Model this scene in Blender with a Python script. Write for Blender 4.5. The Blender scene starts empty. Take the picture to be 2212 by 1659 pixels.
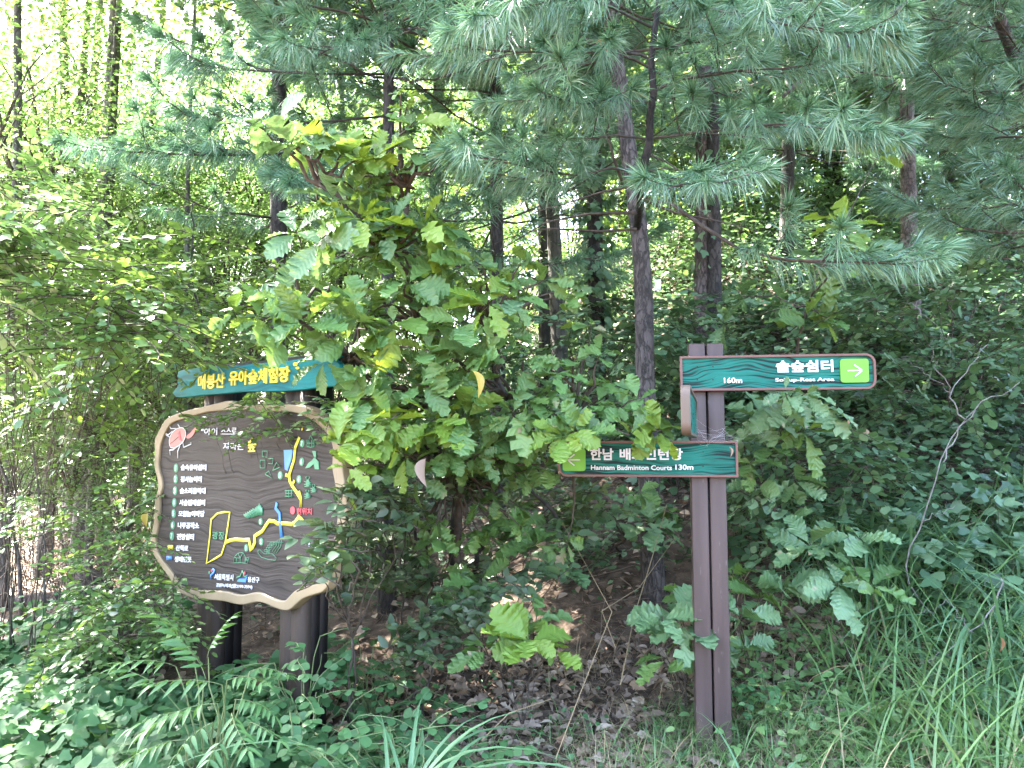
import bpy, math, random
import numpy as np
from mathutils import Matrix, Vector, noise

rng = np.random.default_rng(7)
random.seed(7)
scene = bpy.context.scene
COL = scene.collection
rad = math.radians

# ------------------------------------------------------------------ camera, sky, sun, exposure
F = 1620.0            # focal length in units of a 2212 px wide picture
PITCH = rad(4.8)
CAMZ = 1.55
cam_d = bpy.data.cameras.new('camera')
cam = bpy.data.objects.new('camera', cam_d)
COL.objects.link(cam)
cam.location = (0, 0, CAMZ)
cam.rotation_euler = (rad(90) + PITCH, 0, 0)
cam_d.sensor_width = 36.0
cam_d.lens = F / 2212.0 * 36.0
cam_d.clip_start = 0.05
cam_d.clip_end = 500
scene.camera = cam

SUN_EL, SUN_AZ = rad(52), math.atan2(-0.80, 0.60)      # sun behind the wood, to the left
world = bpy.data.worlds.new('World')
scene.world = world
world.use_nodes = True
wn = world.node_tree.nodes
bg = wn.get('Background') or wn.new('ShaderNodeBackground')
sky = wn.new('ShaderNodeTexSky')
sky.sky_type = 'NISHITA'
sky.sun_disc = False
sky.sun_elevation = SUN_EL
sky.sun_rotation = SUN_AZ
sky.dust_density = 3.5
sky.ozone_density = 0.7
world.node_tree.links.new(sky.outputs[0], bg.inputs['Color'])
bg.inputs['Strength'].default_value = 0.082
sun_d = bpy.data.lights.new('sun', 'SUN')
sun_d.energy = 5.0
sun_d.angle = rad(0.6)
sun_d.color = (1.0, 0.95, 0.86)
sun = bpy.data.objects.new('sun', sun_d)
COL.objects.link(sun)
sdir = Vector((math.sin(SUN_AZ) * math.cos(SUN_EL), math.cos(SUN_AZ) * math.cos(SUN_EL), math.sin(SUN_EL)))
sun.rotation_euler = sdir.to_track_quat('Z', 'Y').to_euler()
sun.location = sdir * 30
vs = scene.view_settings
scene.display_settings.display_device = 'sRGB'
vs.view_transform = 'Standard'
vs.look = 'None'
vs.gamma = 1.0
vs.use_curve_mapping = False
vs.exposure = 5.15
cy = scene.cycles
cy.max_bounces = 5
cy.diffuse_bounces = 2
cy.glossy_bounces = 2
cy.transmission_bounces = 4
cy.transparent_max_bounces = 4
cy.sample_clamp_indirect = 6.0
cy.caustics_reflective = False
cy.caustics_refractive = False
cy.use_denoising = True

# ------------------------------------------------------------------ pixel helpers (2212 x 1659 picture)
def ray(px, py):
    c = (px - 1106.0) / F
    s = (829.5 - py) / F
    return np.array([c, math.cos(PITCH) - s * math.sin(PITCH), math.sin(PITCH) + s * math.cos(PITCH)])

def P(px, py, D):
    r = ray(px, py)
    return np.array([0, 0, CAMZ]) + r * (D / r[1])

def sstep(a, b, x):
    t = np.clip((x - a) / (b - a), 0, 1)
    return t * t * (3 - 2 * t)

def H(x, y):
    """height of the ground"""
    s = 0.03 + 0.60 * sstep(-4.5, 4.0, x)
    y0 = 3.95 - 0.35 * sstep(0.0, 2.5, x)
    q = y - y0
    soft = 0.5 * (q + np.sqrt(q * q + 0.5)) - 0.02
    far = np.where(soft > 9, 9 + (soft - 9) * 0.35, soft)
    far = far + 0.0 * x
    rise = 0.16 * np.maximum(y - 13.0, 0) * (1 - sstep(-4.5, 4.0, x))
    bump = 0.035 * np.sin(x * 2.3 + 1.0) * np.cos(y * 1.9) + 0.02 * np.sin(x * 5.1 + y * 3.3)
    return s * far + rise + bump - 0.03

def G(px, py):
    """where the ray through a pixel meets the ground"""
    r = ray(px, py)
    t = 1.0
    while t < 60:
        p = np.array([0, 0, CAMZ]) + r * t
        if p[2] < H(p[0], p[1]):
            return p
        t += 0.02
    return p

# ------------------------------------------------------------------ mesh helpers
def npmesh(name, V, F3, mat=None, rnd=None, uv=None, smooth=False, F4=None):
    me = bpy.data.meshes.new(name)
    V = np.asarray(V, dtype=np.float32)
    F3 = np.asarray(F3, dtype=np.int32).reshape(-1, 3)
    n3 = len(F3)
    loops = F3.ravel()
    starts = np.arange(n3, dtype=np.int32) * 3
    if F4 is not None and len(F4):
        F4 = np.asarray(F4, dtype=np.int32).reshape(-1, 4)
        starts = np.concatenate([starts, n3 * 3 + np.arange(len(F4), dtype=np.int32) * 4])
        loops = np.concatenate([loops, F4.ravel()])
    me.vertices.add(len(V)); me.vertices.foreach_set('co', V.ravel())
    me.loops.add(len(loops)); me.loops.foreach_set('vertex_index', loops.astype(np.int32))
    me.polygons.add(len(starts)); me.polygons.foreach_set('loop_start', starts.astype(np.int32))
    me.update(calc_edges=True)
    if smooth:
        me.polygons.foreach_set('use_smooth', np.ones(len(starts), dtype=bool))
    if rnd is not None:
        a = me.attributes.new('rnd', 'FLOAT', 'POINT')
        a.data.foreach_set('value', np.asarray(rnd, dtype=np.float32))
    if uv is not None:
        l = me.uv_layers.new(name='UVMap')
        uv = np.asarray(uv, dtype=np.float32)
        l.data.foreach_set('uv', uv[loops].ravel())
    if mat is not None:
        for m in (mat if isinstance(mat, (list, tuple)) else [mat]):
            me.materials.append(m)
    me.validate()
    return me

def tri(F4):
    F4 = np.asarray(F4)
    return np.concatenate([F4[:, [0, 1, 2]], F4[:, [0, 2, 3]]])

class MB:
    """collects geometry for ONE mesh"""
    def __init__(s): s.v = []; s.f = []; s.r = []; s.u = []; s.n = 0; s.m = []
    def add(s, V, F3, rnd=0.5, uv=None, mi=0):
        V = np.asarray(V, float); F3 = np.asarray(F3)
        s.v.append(V); s.f.append(F3 + s.n)
        s.r.append(np.broadcast_to(np.asarray(rnd, float), (len(V),)) if np.ndim(rnd) == 0 else rnd)
        s.u.append(np.zeros((len(V), 2)) if uv is None else uv)
        s.m.append(np.full(len(F3), mi)); s.n += len(V)
    def scatter(s, T, R, t, sc, rnd, mi=0):
        """T = (V, F, uv) template, R (n,3,3), t (n,3), sc (n,) , rnd (n,)"""
        V, Fc, uv = T
        n = len(t)
        if n == 0: return
        sc = np.asarray(sc, float)
        if sc.ndim == 1: sc = sc[:, None] * np.ones((1, 3))
        W = np.einsum('nij,nvj->nvi', R, V[None] * sc[:, None, :]) + t[:, None, :]
        k = len(V)
        FF = (Fc[None] + (np.arange(n) * k)[:, None, None]).reshape(-1, 3)
        s.add(W.reshape(-1, 3), FF, np.repeat(rnd, k), np.tile(uv, (n, 1)), mi)
    def tube(s, pts, rr, sides=6, rnd=0.5, rough=0.0, mi=0, cap=True):
        pts = np.asarray(pts, float); n = len(pts)
        rr = np.broadcast_to(np.asarray(rr, float), (n,))
        T = np.gradient(pts, axis=0); T /= np.linalg.norm(T, axis=1)[:, None] + 1e-9
        ref = np.array([0, 0, 1.0]) if abs(T[0][2]) < 0.8 else np.array([1.0, 0, 0])
        a = np.arange(sides) / sides * 2 * math.pi
        V = []; U = []
        L = np.concatenate([[0], np.cumsum(np.linalg.norm(np.diff(pts, axis=0), axis=1))])
        for i in range(n):
            x = np.cross(T[i], ref); x /= np.linalg.norm(x) + 1e-9
            y = np.cross(x, T[i]); ref = y if abs(T[0][2]) < 0.8 else ref
            r = rr[i] * (1 + rough * (rng.random(sides) - .5)) if rough else np.full(sides, rr[i])
            V.append(pts[i] + np.cos(a)[:, None] * x * r[:, None] + np.sin(a)[:, None] * y * r[:, None])
            U.append(np.stack([a / 6.28, np.full(sides, L[i])], 1))
        V = np.concatenate(V); U = np.concatenate(U)
        i, j = np.meshgrid(np.arange(n - 1), np.arange(sides), indexing='ij')
        i = i.ravel(); j = j.ravel(); k = (j + 1) % sides
        Q = np.stack([i * sides + j, i * sides + k, (i + 1) * sides + k, (i + 1) * sides + j], 1)
        Fc = tri(Q)
        if cap:
            c0 = [[(n - 1) * sides, (n - 1) * sides + q, (n - 1) * sides + q + 1] for q in range(1, sides - 1)]
            c1 = [[0, q + 1, q] for q in range(1, sides - 1)]
            Fc = np.concatenate([Fc, np.array(c0 + c1)])
        s.add(V, Fc, rnd, U, mi)
    def box(s, c, d, rz=0.0, mi=0, rnd=.5):
        c = np.array(c, float); d = np.array(d, float) / 2
        V = np.array([[x, y, z] for x in (-1, 1) for y in (-1, 1) for z in (-1, 1)]) * d
        R = np.array([[math.cos(rz), -math.sin(rz), 0], [math.sin(rz), math.cos(rz), 0], [0, 0, 1]])
        Q = np.array([[0, 1, 3, 2], [4, 6, 7, 5], [0, 4, 5, 1], [2, 3, 7, 6], [0, 2, 6, 4], [1, 5, 7, 3]])
        s.add(V @ R.T + c, tri(Q), rnd, None, mi)
    def mesh(s, name, mat, smooth=False):
        me = npmesh(name, np.concatenate(s.v), np.concatenate(s.f), mat, np.concatenate(s.r), np.concatenate(s.u), smooth)
        if isinstance(mat, (list, tuple)) and len(mat) > 1:
            mm = np.concatenate(s.m).astype(np.int32)
            if len(mm) == len(me.polygons): me.polygons.foreach_set('material_index', mm)
        return me

def obj(name, me, parent=None, M=None, kind=None, label=None):
    o = bpy.data.objects.new(name, me)
    COL.objects.link(o)
    if parent is not None: o.parent = parent
    if M is not None: o.matrix_basis = M
    if kind: o['kind'] = kind
    if label: o['label'] = label
    return o

def tag(o, label, cat, group=None, kind=None):
    o['label'] = label; o['category'] = cat
    if group: o['group'] = group
    if kind: o['kind'] = kind
    return o

def thing(name, loc, label, cat, group=None, rz=0.0):
    o = bpy.data.objects.new(name, None)
    COL.objects.link(o)
    o.location = tuple(float(v) for v in loc); o.rotation_euler = (0, 0, rz)
    o.empty_display_size = 0.1
    return tag(o, label, cat, group)

def MX(R, t, s=1.0):
    M = np.eye(4); M[:3, :3] = np.asarray(R) * s; M[:3, 3] = t
    return Matrix(M.tolist())

def unit(v):
    v = np.asarray(v, float)
    return v / (np.linalg.norm(v, axis=-1, keepdims=True) + 1e-9)

def frames(d, up=None, tilt=0.0):
    """leaf frames: y axis along d, z axis near up with random tilt"""
    d = unit(d); n = len(d)
    up = np.tile([0, 0, 1.0], (n, 1)) if up is None else up
    up = up + rng.normal(0, tilt, (n, 3)) if tilt else up
    x = unit(np.cross(d, up)); z = np.cross(x, d)
    return np.stack([x, d, z], axis=2)

def rotz(a):
    a = np.asarray(a, float); c, s = np.cos(a), np.sin(a); o = np.zeros_like(a); i = np.ones_like(a)
    return np.stack([np.stack([c, -s, o], -1), np.stack([s, c, o], -1), np.stack([o, o, i], -1)], -2)

# ------------------------------------------------------------------ materials
def nmat(name):
    m = bpy.data.materials.new(name); m.use_nodes = True
    nt = m.node_tree; nt.nodes.clear()
    return m, nt.nodes, nt.links

def N(ns, t, **kw):
    n = ns.new('ShaderNode' + t)
    for k, v in kw.items():
        if k.startswith('i_'): n.inputs[k[2:].replace('_', ' ')].default_value = v
        else: setattr(n, k, v)
    return n

def ramp(ns, stops, interp='LINEAR'):
    r = ns.new('ShaderNodeValToRGB'); r.color_ramp.interpolation = interp
    e = r.color_ramp.elements
    while len(e) < len(stops): e.new(0.5)
    for i, (p, c) in enumerate(stops):
        e[i].position = p; e[i].color = (c[0], c[1], c[2], 1)
    return r

def leaf_mat(name, cols, trans=(0.22, 0.32, 0.03), tf=0.35, rough=0.45, veins=False, spec=0.5, browning=0.0):
    m, ns, ln = nmat(name)
    at = N(ns, 'Attribute', attribute_name='rnd')
    oi = N(ns, 'ObjectInfo')
    ad = N(ns, 'Math', operation='ADD'); ln.new(at.outputs['Fac'], ad.inputs[0]); ln.new(oi.outputs['Random'], ad.inputs[1])
    fr = N(ns, 'Math', operation='FRACT'); ln.new(ad.outputs[0], fr.inputs[0])
    k = len(cols)
    rp = ramp(ns, [(i / (k - 1) if k > 1 else 0, c) for i, c in enumerate(cols)])
    ln.new(fr.outputs[0], rp.inputs[0])
    col = rp.outputs[0]
    bs = N(ns, 'BsdfPrincipled'); bs.inputs['Roughness'].default_value = rough
    bs.inputs['Specular IOR Level'].default_value = spec
    if veins:
        uv = N(ns, 'UVMap'); sp = N(ns, 'SeparateXYZ'); ln.new(uv.outputs[0], sp.inputs[0])
        ab = N(ns, 'Math', operation='ABSOLUTE'); ln.new(sp.outputs[0], ab.inputs[0])
        ma = N(ns, 'Math', operation='MULTIPLY_ADD'); ln.new(ab.outputs[0], ma.inputs[0]); ma.inputs[1].default_value = -0.9; ln.new(sp.outputs[1], ma.inputs[2])
        mu = N(ns, 'Math', operation='MULTIPLY'); ln.new(ma.outputs[0], mu.inputs[0]); mu.inputs[1].default_value = 56.0
        si = N(ns, 'Math', operation='SINE'); ln.new(mu.outputs[0], si.inputs[0])
        vr = ramp(ns, [(0.90, (0, 0, 0)), (1.0, (.8, .8, .8))]); ln.new(si.outputs[0], vr.inputs[0])
        mr = ramp(ns, [(0.0, (1, 1, 1)), (0.022, (0, 0, 0))]); ln.new(ab.outputs[0], mr.inputs[0])
        mx0 = N(ns, 'Math', operation='MAXIMUM'); ln.new(vr.outputs[0], mx0.inputs[0]); ln.new(mr.outputs[0], mx0.inputs[1])
        mx = N(ns, 'Mix', data_type='RGBA'); ln.new(mx0.outputs[0], mx.inputs['Factor'])
        sc = N(ns, 'Math', operation='MULTIPLY'); ln.new(mx0.outputs[0], sc.inputs[0]); sc.inputs[1].default_value = 0.22
        ln.new(sc.outputs[0], mx.inputs['Factor'])
        ln.new(col, mx.inputs['A']); mx.inputs['B'].default_value = (0.20, 0.27, 0.11, 1)
        col = mx.outputs['Result']
        bp = N(ns, 'Bump'); bp.inputs['Strength'].default_value = 0.22; bp.inputs['Distance'].default_value = 0.01
        ln.new(si.outputs[0], bp.inputs['Height']); ln.new(bp.outputs[0], bs.inputs['Normal'])
        # blotches and pale spots eaten by insects
        tc = N(ns, 'TexCoord')
        va = N(ns, 'VectorMath', operation='ADD'); ln.new(tc.outputs['Object'], va.inputs[0])
        rs = N(ns, 'Math', operation='MULTIPLY'); ln.new(oi.outputs['Random'], rs.inputs[0]); rs.inputs[1].default_value = 40
        cb = N(ns, 'CombineXYZ'); ln.new(rs.outputs[0], cb.inputs[0]); ln.new(rs.outputs[0], cb.inputs[1]); ln.new(cb.outputs[0], va.inputs[1])
        no = N(ns, 'TexNoise'); no.inputs['Scale'].default_value = 3.2; no.inputs['Detail'].default_value = 5; ln.new(va.outputs[0], no.inputs['Vector'])
        nr = ramp(ns, [(0.66, (0, 0, 0)), (0.71, (1, 1, 1))]); ln.new(no.outputs['Fac'], nr.inputs[0])
        m2 = N(ns, 'Mix', data_type='RGBA'); ln.new(nr.outputs[0], m2.inputs['Factor']); ln.new(col, m2.inputs['A'])
        m2.inputs['B'].default_value = (0.30, 0.24, 0.15, 1)
        col = m2.outputs['Result']
    ln.new(col, bs.inputs['Base Color'])
    tr = N(ns, 'BsdfTranslucent')
    mt = N(ns, 'Mix', data_type='RGBA'); mt.inputs['Factor'].default_value = 0.5; ln.new(col, mt.inputs['A']); mt.inputs['B'].default_value = (*trans, 1)
    ln.new(mt.outputs['Result'], tr.inputs['Color'])
    ms = N(ns, 'MixShader'); ms.inputs[0].default_value = tf
    ln.new(bs.outputs[0], ms.inputs[1]); ln.new(tr.outputs[0], ms.inputs[2])
    out = N(ns, 'OutputMaterial'); ln.new(ms.outputs[0], out.inputs[0])
    return m

def plain_mat(name, c1, c2, scale=8.0, rough=0.7, bump=0.3, stretch=(1, 1, 1), detail=6, dist=0.01, lo=.35, hi=.65, spec=0.3, c3=None):
    m, ns, ln = nmat(name)
    tc = N(ns, 'TexCoord'); mp = N(ns, 'Mapping'); mp.inputs['Scale'].default_value = stretch
    ln.new(tc.outputs['Object'], mp.inputs[0])
    no = N(ns, 'TexNoise'); no.inputs['Scale'].default_value = scale; no.inputs['Detail'].default_value = detail
    ln.new(mp.outputs[0], no.inputs['Vector'])
    st = [(lo, c1), (hi, c2)] + ([(min(1, hi + .12), c3)] if c3 else [])
    rp = ramp(ns, st); ln.new(no.outputs['Fac'], rp.inputs[0])
    bs = N(ns, 'BsdfPrincipled'); bs.inputs['Roughness'].default_value = rough; bs.inputs['Specular IOR Level'].default_value = spec
    ln.new(rp.outputs[0], bs.inputs['Base Color'])
    if bump:
        bp = N(ns, 'Bump'); bp.inputs['Strength'].default_value = bump; bp.inputs['Distance'].default_value = dist
        ln.new(no.outputs['Fac'], bp.inputs['Height']); ln.new(bp.outputs[0], bs.inputs['Normal'])
    out = N(ns, 'OutputMaterial'); ln.new(bs.outputs[0], out.inputs[0])
    return m

def bark_mat(name, c1, c2, c3, scale=9, vs_=0.25, bump=0.9):
    m, ns, ln = nmat(name)
    tc = N(ns, 'TexCoord'); mp = N(ns, 'Mapping'); mp.inputs['Scale'].default_value = (1, 1, vs_)
    ln.new(tc.outputs['Object'], mp.inputs[0])
    vo = N(ns, 'TexVoronoi', feature='DISTANCE_TO_EDGE'); vo.inputs['Scale'].default_value = scale * 3.2
    no = N(ns, 'TexNoise'); no.inputs['Scale'].default_value = scale * 1.3; no.inputs['Detail'].default_value = 8
    no.inputs['Roughness'].default_value = 0.7
    n2 = N(ns, 'TexNoise'); n2.inputs['Scale'].default_value = 4.0
    ln.new(mp.outputs[0], no.inputs['Vector']); ln.new(tc.outputs['Object'], n2.inputs['Vector'])
    mv = N(ns, 'Mix', data_type='RGBA'); mv.inputs['Factor'].default_value = 0.12
    ln.new(mp.outputs[0], mv.inputs['A']); ln.new(no.outputs['Color'], mv.inputs['B']); ln.new(mv.outputs['Result'], vo.inputs['Vector'])
    vr = ramp(ns, [(0.0, (0, 0, 0)), (0.12, (1, 1, 1))]); ln.new(vo.outputs['Distance'], vr.inputs[0])
    rp = ramp(ns, [(0.3, c1), (0.55, c2), (0.75, c3)]); ln.new(no.outputs['Fac'], rp.inputs[0])
    mx = N(ns, 'Mix', data_type='RGBA'); ln.new(vr.outputs[0], mx.inputs['Factor'])
    mx.inputs['A'].default_value = (c1[0] * .7, c1[1] * .7, c1[2] * .7, 1); ln.new(rp.outputs[0], mx.inputs['B'])
    bs = N(ns, 'BsdfPrincipled'); bs.inputs['Roughness'].default_value = 0.85
    ln.new(mx.outputs['Result'], bs.inputs['Base Color'])
    h = N(ns, 'Math', operation='MULTIPLY_ADD'); ln.new(vr.outputs[0], h.inputs[0]); h.inputs[1].default_value = .6; ln.new(no.outputs['Fac'], h.inputs[2])
    bp = N(ns, 'Bump'); bp.inputs['Strength'].default_value = bump; bp.inputs['Distance'].default_value = 0.012
    ln.new(h.outputs[0], bp.inputs['Height']); ln.new(bp.outputs[0], bs.inputs['Normal'])
    out = N(ns, 'OutputMaterial'); ln.new(bs.outputs[0], out.inputs[0])
    return m

def grain_mat(name, c_face, c_groove, scale=38.0, bump=1.0, rough=0.45, dist=0.004, knots=3.0, gw=(0.36, 0.52), spec=0.4):
    """painted timber with deep horizontal grain (local x along the plank, z up)"""
    m, ns, ln = nmat(name)
    tc = N(ns, 'TexCoord')
    n1 = N(ns, 'TexNoise'); n1.inputs['Scale'].default_value = knots; n1.inputs['Detail'].default_value = 2
    mp1 = N(ns, 'Mapping'); mp1.inputs['Scale'].default_value = (0.8, 1, 1.6); ln.new(tc.outputs['Object'], mp1.inputs[0]); ln.new(mp1.outputs[0], n1.inputs['Vector'])
    sp = N(ns, 'SeparateXYZ'); ln.new(tc.outputs['Object'], sp.inputs[0])
    ma = N(ns, 'Math', operation='MULTIPLY_ADD'); ln.new(n1.outputs['Fac'], ma.inputs[0]); ma.inputs[1].default_value = 0.20; ln.new(sp.outputs[2], ma.inputs[2])
    cb = N(ns, 'CombineXYZ'); ln.new(ma.outputs[0], cb.inputs[2])
    sx = N(ns, 'Math', operation='MULTIPLY'); ln.new(sp.outputs[0], sx.inputs[0]); sx.inputs[1].default_value = 0.035; ln.new(sx.outputs[0], cb.inputs[0])
    n2 = N(ns, 'TexNoise'); n2.inputs['Scale'].default_value = scale; n2.inputs['Detail'].default_value = 3; ln.new(cb.outputs[0], n2.inputs['Vector'])
    n3 = N(ns, 'TexNoise'); n3.inputs['Scale'].default_value = 5; n3.inputs['Detail'].default_value = 4; ln.new(tc.outputs['Object'], n3.inputs['Vector'])
    rp = ramp(ns, [(gw[0], c_groove), (gw[1], c_face)]); ln.new(n2.outputs['Fac'], rp.inputs[0])
    mx = N(ns, 'Mix', data_type='RGBA'); mx.blend_type = 'MULTIPLY'; mx.inputs['Factor'].default_value = 0.5
    r3 = ramp(ns, [(0.3, (.55, .55, .55)), (0.7, (1.25, 1.25, 1.25))]); ln.new(n3.outputs['Fac'], r3.inputs[0])
    ln.new(rp.outputs[0], mx.inputs['A']); ln.new(r3.outputs[0], mx.inputs['B'])
    bs = N(ns, 'BsdfPrincipled'); bs.inputs['Roughness'].default_value = rough; bs.inputs['Specular IOR Level'].default_value = spec
    ln.new(mx.outputs['Result'], bs.inputs['Base Color'])
    bp = N(ns, 'Bump'); bp.inputs['Strength'].default_value = bump; bp.inputs['Distance'].default_value = dist
    ln.new(n2.outputs['Fac'], bp.inputs['Height']); ln.new(bp.outputs[0], bs.inputs['Normal'])
    out = N(ns, 'OutputMaterial'); ln.new(bs.outputs[0], out.inputs[0])
    return m

M = {}
M['ground'] = plain_mat('forest_soil', (0.045, 0.030, 0.021), (0.12, 0.085, 0.062), 14, 0.95, 0.8, detail=10, dist=0.03, c3=(0.18, 0.135, 0.10))
M['oak'] = leaf_mat('oak_leaf', [(0.095, 0.190, 0.050), (0.130, 0.240, 0.065), (0.075, 0.150, 0.048), (0.165, 0.265, 0.070)], trans=(0.26, 0.36, 0.02), tf=0.38, rough=0.42, veins=True)
M['oak_lime'] = leaf_mat('oak_leaf_lime', [(0.16, 0.27, 0.040), (0.20, 0.31, 0.045), (0.12, 0.22, 0.045)], trans=(0.40, 0.45, 0.02), tf=0.45, rough=0.42, veins=True)  # yellower copy; sunlight on the oak's top and lower left put into colour
M['oak_blue'] = leaf_mat('oak_leaf_bluish', [(0.105, 0.195, 0.080), (0.145, 0.245, 0.110), (0.080, 0.150, 0.065)], trans=(0.20, 0.32, 0.05), tf=0.30, rough=0.40, veins=True)
M['shrub'] = leaf_mat('shrub_leaf', [(0.070, 0.145, 0.050), (0.105, 0.195, 0.062), (0.055, 0.115, 0.042), (0.14, 0.22, 0.07)], trans=(0.25, 0.38, 0.03), tf=0.36, rough=.32, spec=.65)
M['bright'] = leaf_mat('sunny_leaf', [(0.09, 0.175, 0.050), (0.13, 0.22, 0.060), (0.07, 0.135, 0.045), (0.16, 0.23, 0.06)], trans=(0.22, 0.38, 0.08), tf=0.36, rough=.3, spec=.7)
M['azalea'] = leaf_mat('azalea_leaf', [(0.060, 0.110, 0.048), (0.085, 0.140, 0.065), (0.095, 0.120, 0.070), (0.05, 0.095, 0.04)], trans=(0.2, 0.3, 0.05), tf=0.3)
M['locust'] = leaf_mat('round_leaflet', [(0.050, 0.130, 0.045), (0.075, 0.170, 0.058), (0.038, 0.100, 0.038)], trans=(0.12, 0.30, 0.05), tf=0.3, rough=.5)
M['sumac'] = leaf_mat('lance_leaflet', [(0.060, 0.145, 0.045), (0.085, 0.185, 0.058), (0.045, 0.110, 0.038)], trans=(0.2, 0.36, 0.05), tf=0.33)
M['hop'] = leaf_mat('hop_leaf', [(0.036, 0.095, 0.034), (0.058, 0.135, 0.046), (0.028, 0.070, 0.027)], trans=(0.16, 0.32, 0.05), tf=0.32, rough=.6, spec=.25)
M['vine'] = leaf_mat('vine_leaf', [(0.040, 0.090, 0.042), (0.100, 0.185, 0.088), (0.026, 0.060, 0.028), (0.17, 0.26, 0.14), (0.055, 0.115, 0.045)], trans=(0.16, 0.28, 0.06), tf=0.28, rough=.38)
M['grass'] = leaf_mat('grass_blade', [(0.105, 0.205, 0.065), (0.150, 0.260, 0.085), (0.085, 0.160, 0.060), (0.20, 0.28, 0.10)], trans=(0.2, 0.36, 0.05), tf=0.3)
M['reed'] = leaf_mat('broad_blade', [(0.085, 0.180, 0.080), (0.125, 0.230, 0.110), (0.070, 0.145, 0.065)], trans=(0.18, 0.33, 0.07), tf=0.28)
M['straw'] = leaf_mat('dry_blade', [(0.30, 0.22, 0.11), (0.36, 0.28, 0.16), (0.22, 0.15, 0.08)], trans=(0.4, 0.3, 0.15), tf=0.25, rough=.7)
M['needle'] = leaf_mat('pine_needle', [(0.080, 0.165, 0.095), (0.15, 0.270, 0.155), (0.045, 0.105, 0.062), (0.22, 0.34, 0.20)], trans=(0.16, 0.34, 0.12), tf=0.25, rough=.27, spec=.7)
M['litter'] = leaf_mat('fallen_leaf', [(0.22, 0.15, 0.11), (0.32, 0.24, 0.19), (0.13, 0.085, 0.06), (0.38, 0.30, 0.23), (0.25, 0.16, 0.10), (0.17, 0.115, 0.085)], trans=(0.3, 0.18, 0.08), tf=0.15, rough=.75)
M['needle_litter'] = leaf_mat('fallen_needles', [(0.22, 0.12, 0.075), (0.34, 0.22, 0.145), (0.13, 0.075, 0.05)], trans=(0.2, .1, .05), tf=0.05, rough=.8)
M['yellow_leaf'] = leaf_mat('yellow_leaf', [(0.45, 0.30, 0.06), (0.40, 0.33, 0.08)], trans=(0.5, 0.35, 0.03), tf=0.4)
M['brown_leaf'] = leaf_mat('brown_leaf', [(0.30, 0.14, 0.07), (0.34, 0.20, 0.13)], trans=(0.4, 0.16, 0.05), tf=0.3, rough=.6)
M['bark_pine'] = bark_mat('pine_bark', (0.040, 0.032, 0.029), (0.085, 0.067, 0.062), (0.15, 0.122, 0.117), 9, 0.35)
M['bark_red'] = bark_mat('flaky_bark', (0.065, 0.045, 0.038), (0.13, 0.098, 0.088), (0.22, 0.18, 0.17), 10, 0.4)
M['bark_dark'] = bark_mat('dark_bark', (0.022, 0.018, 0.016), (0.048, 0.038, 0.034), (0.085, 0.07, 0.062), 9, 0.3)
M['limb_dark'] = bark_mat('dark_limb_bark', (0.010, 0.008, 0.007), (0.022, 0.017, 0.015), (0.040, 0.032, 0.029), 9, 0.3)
M['bark_grey'] = bark_mat('grey_bark', (0.055, 0.048, 0.04), (0.11, 0.098, 0.085), (0.18, 0.165, 0.145), 7, 0.25)
M['twig'] = plain_mat('twig', (0.035, 0.026, 0.020), (0.080, 0.060, 0.048), 30, .8, .2)
M['twig_green'] = plain_mat('green_stem', (0.10, 0.14, 0.05), (0.17, 0.20, 0.09), 20, .6, .1)
M['twig_pale'] = plain_mat('pale_dead_wood', (0.10, 0.09, 0.085), (0.20, 0.185, 0.175), 25, .8, .3)
M['brush'] = leaf_mat('dry_twigs', [(0.09, 0.065, 0.05), (0.18, 0.135, 0.105), (0.045, 0.03, 0.022)], trans=(.1, .08, .05), tf=0.02, rough=.8)

# ------------------------------------------------------------------ leaf templates (unit length along +y, face up +z)
def T_hex(w=0.28, droop=0.12):
    V = np.array([[0, 0, 0], [w, .30, .06], [w * .85, .65, .03], [0, 1, -droop], [-w * .85, .65, .03], [-w, .30, .06], [0, .45, -.02]])
    Fc = np.array([[0, 1, 6], [1, 2, 6], [2, 3, 6], [3, 4, 6], [4, 5, 6], [5, 0, 6]])
    return V, Fc, V[:, :2].copy()

def T_ovate(w=0.27, droop=.15, fold=.25, n=5, peak=.42, pet=0.0):
    t = np.linspace(0, 1, n + 2); e = math.log(.5) / math.log(peak)
    hw = w * np.sin(math.pi * np.clip(t, 0, 1) ** e) ** .85; hw[0] = hw[-1] = 0
    V = [[0, pet * 0, 0]]; 
    for i in range(1, n + 1):
        z = -droop * t[i] ** 2
        V += [[-hw[i], t[i], z + fold * hw[i]], [0, t[i], z], [hw[i], t[i], z + fold * hw[i]]]
    V.append([0, 1, -droop]); V = np.array(V)
    Fc = [[0, 2, 1], [0, 3, 2]]
    for i in range(n - 1):
        a = 1 + 3 * i; b = a + 3
        Fc += [[a, a + 1, b + 1], [a, b + 1, b], [a + 1, a + 2, b + 2], [a + 1, b + 2, b + 1]]
    a = 1 + 3 * (n - 1); k = len(V) - 1
    Fc += [[a, a + 1, k], [a + 1, a + 2, k]]
    return V, np.array(Fc), V[:, :2].copy()

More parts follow.
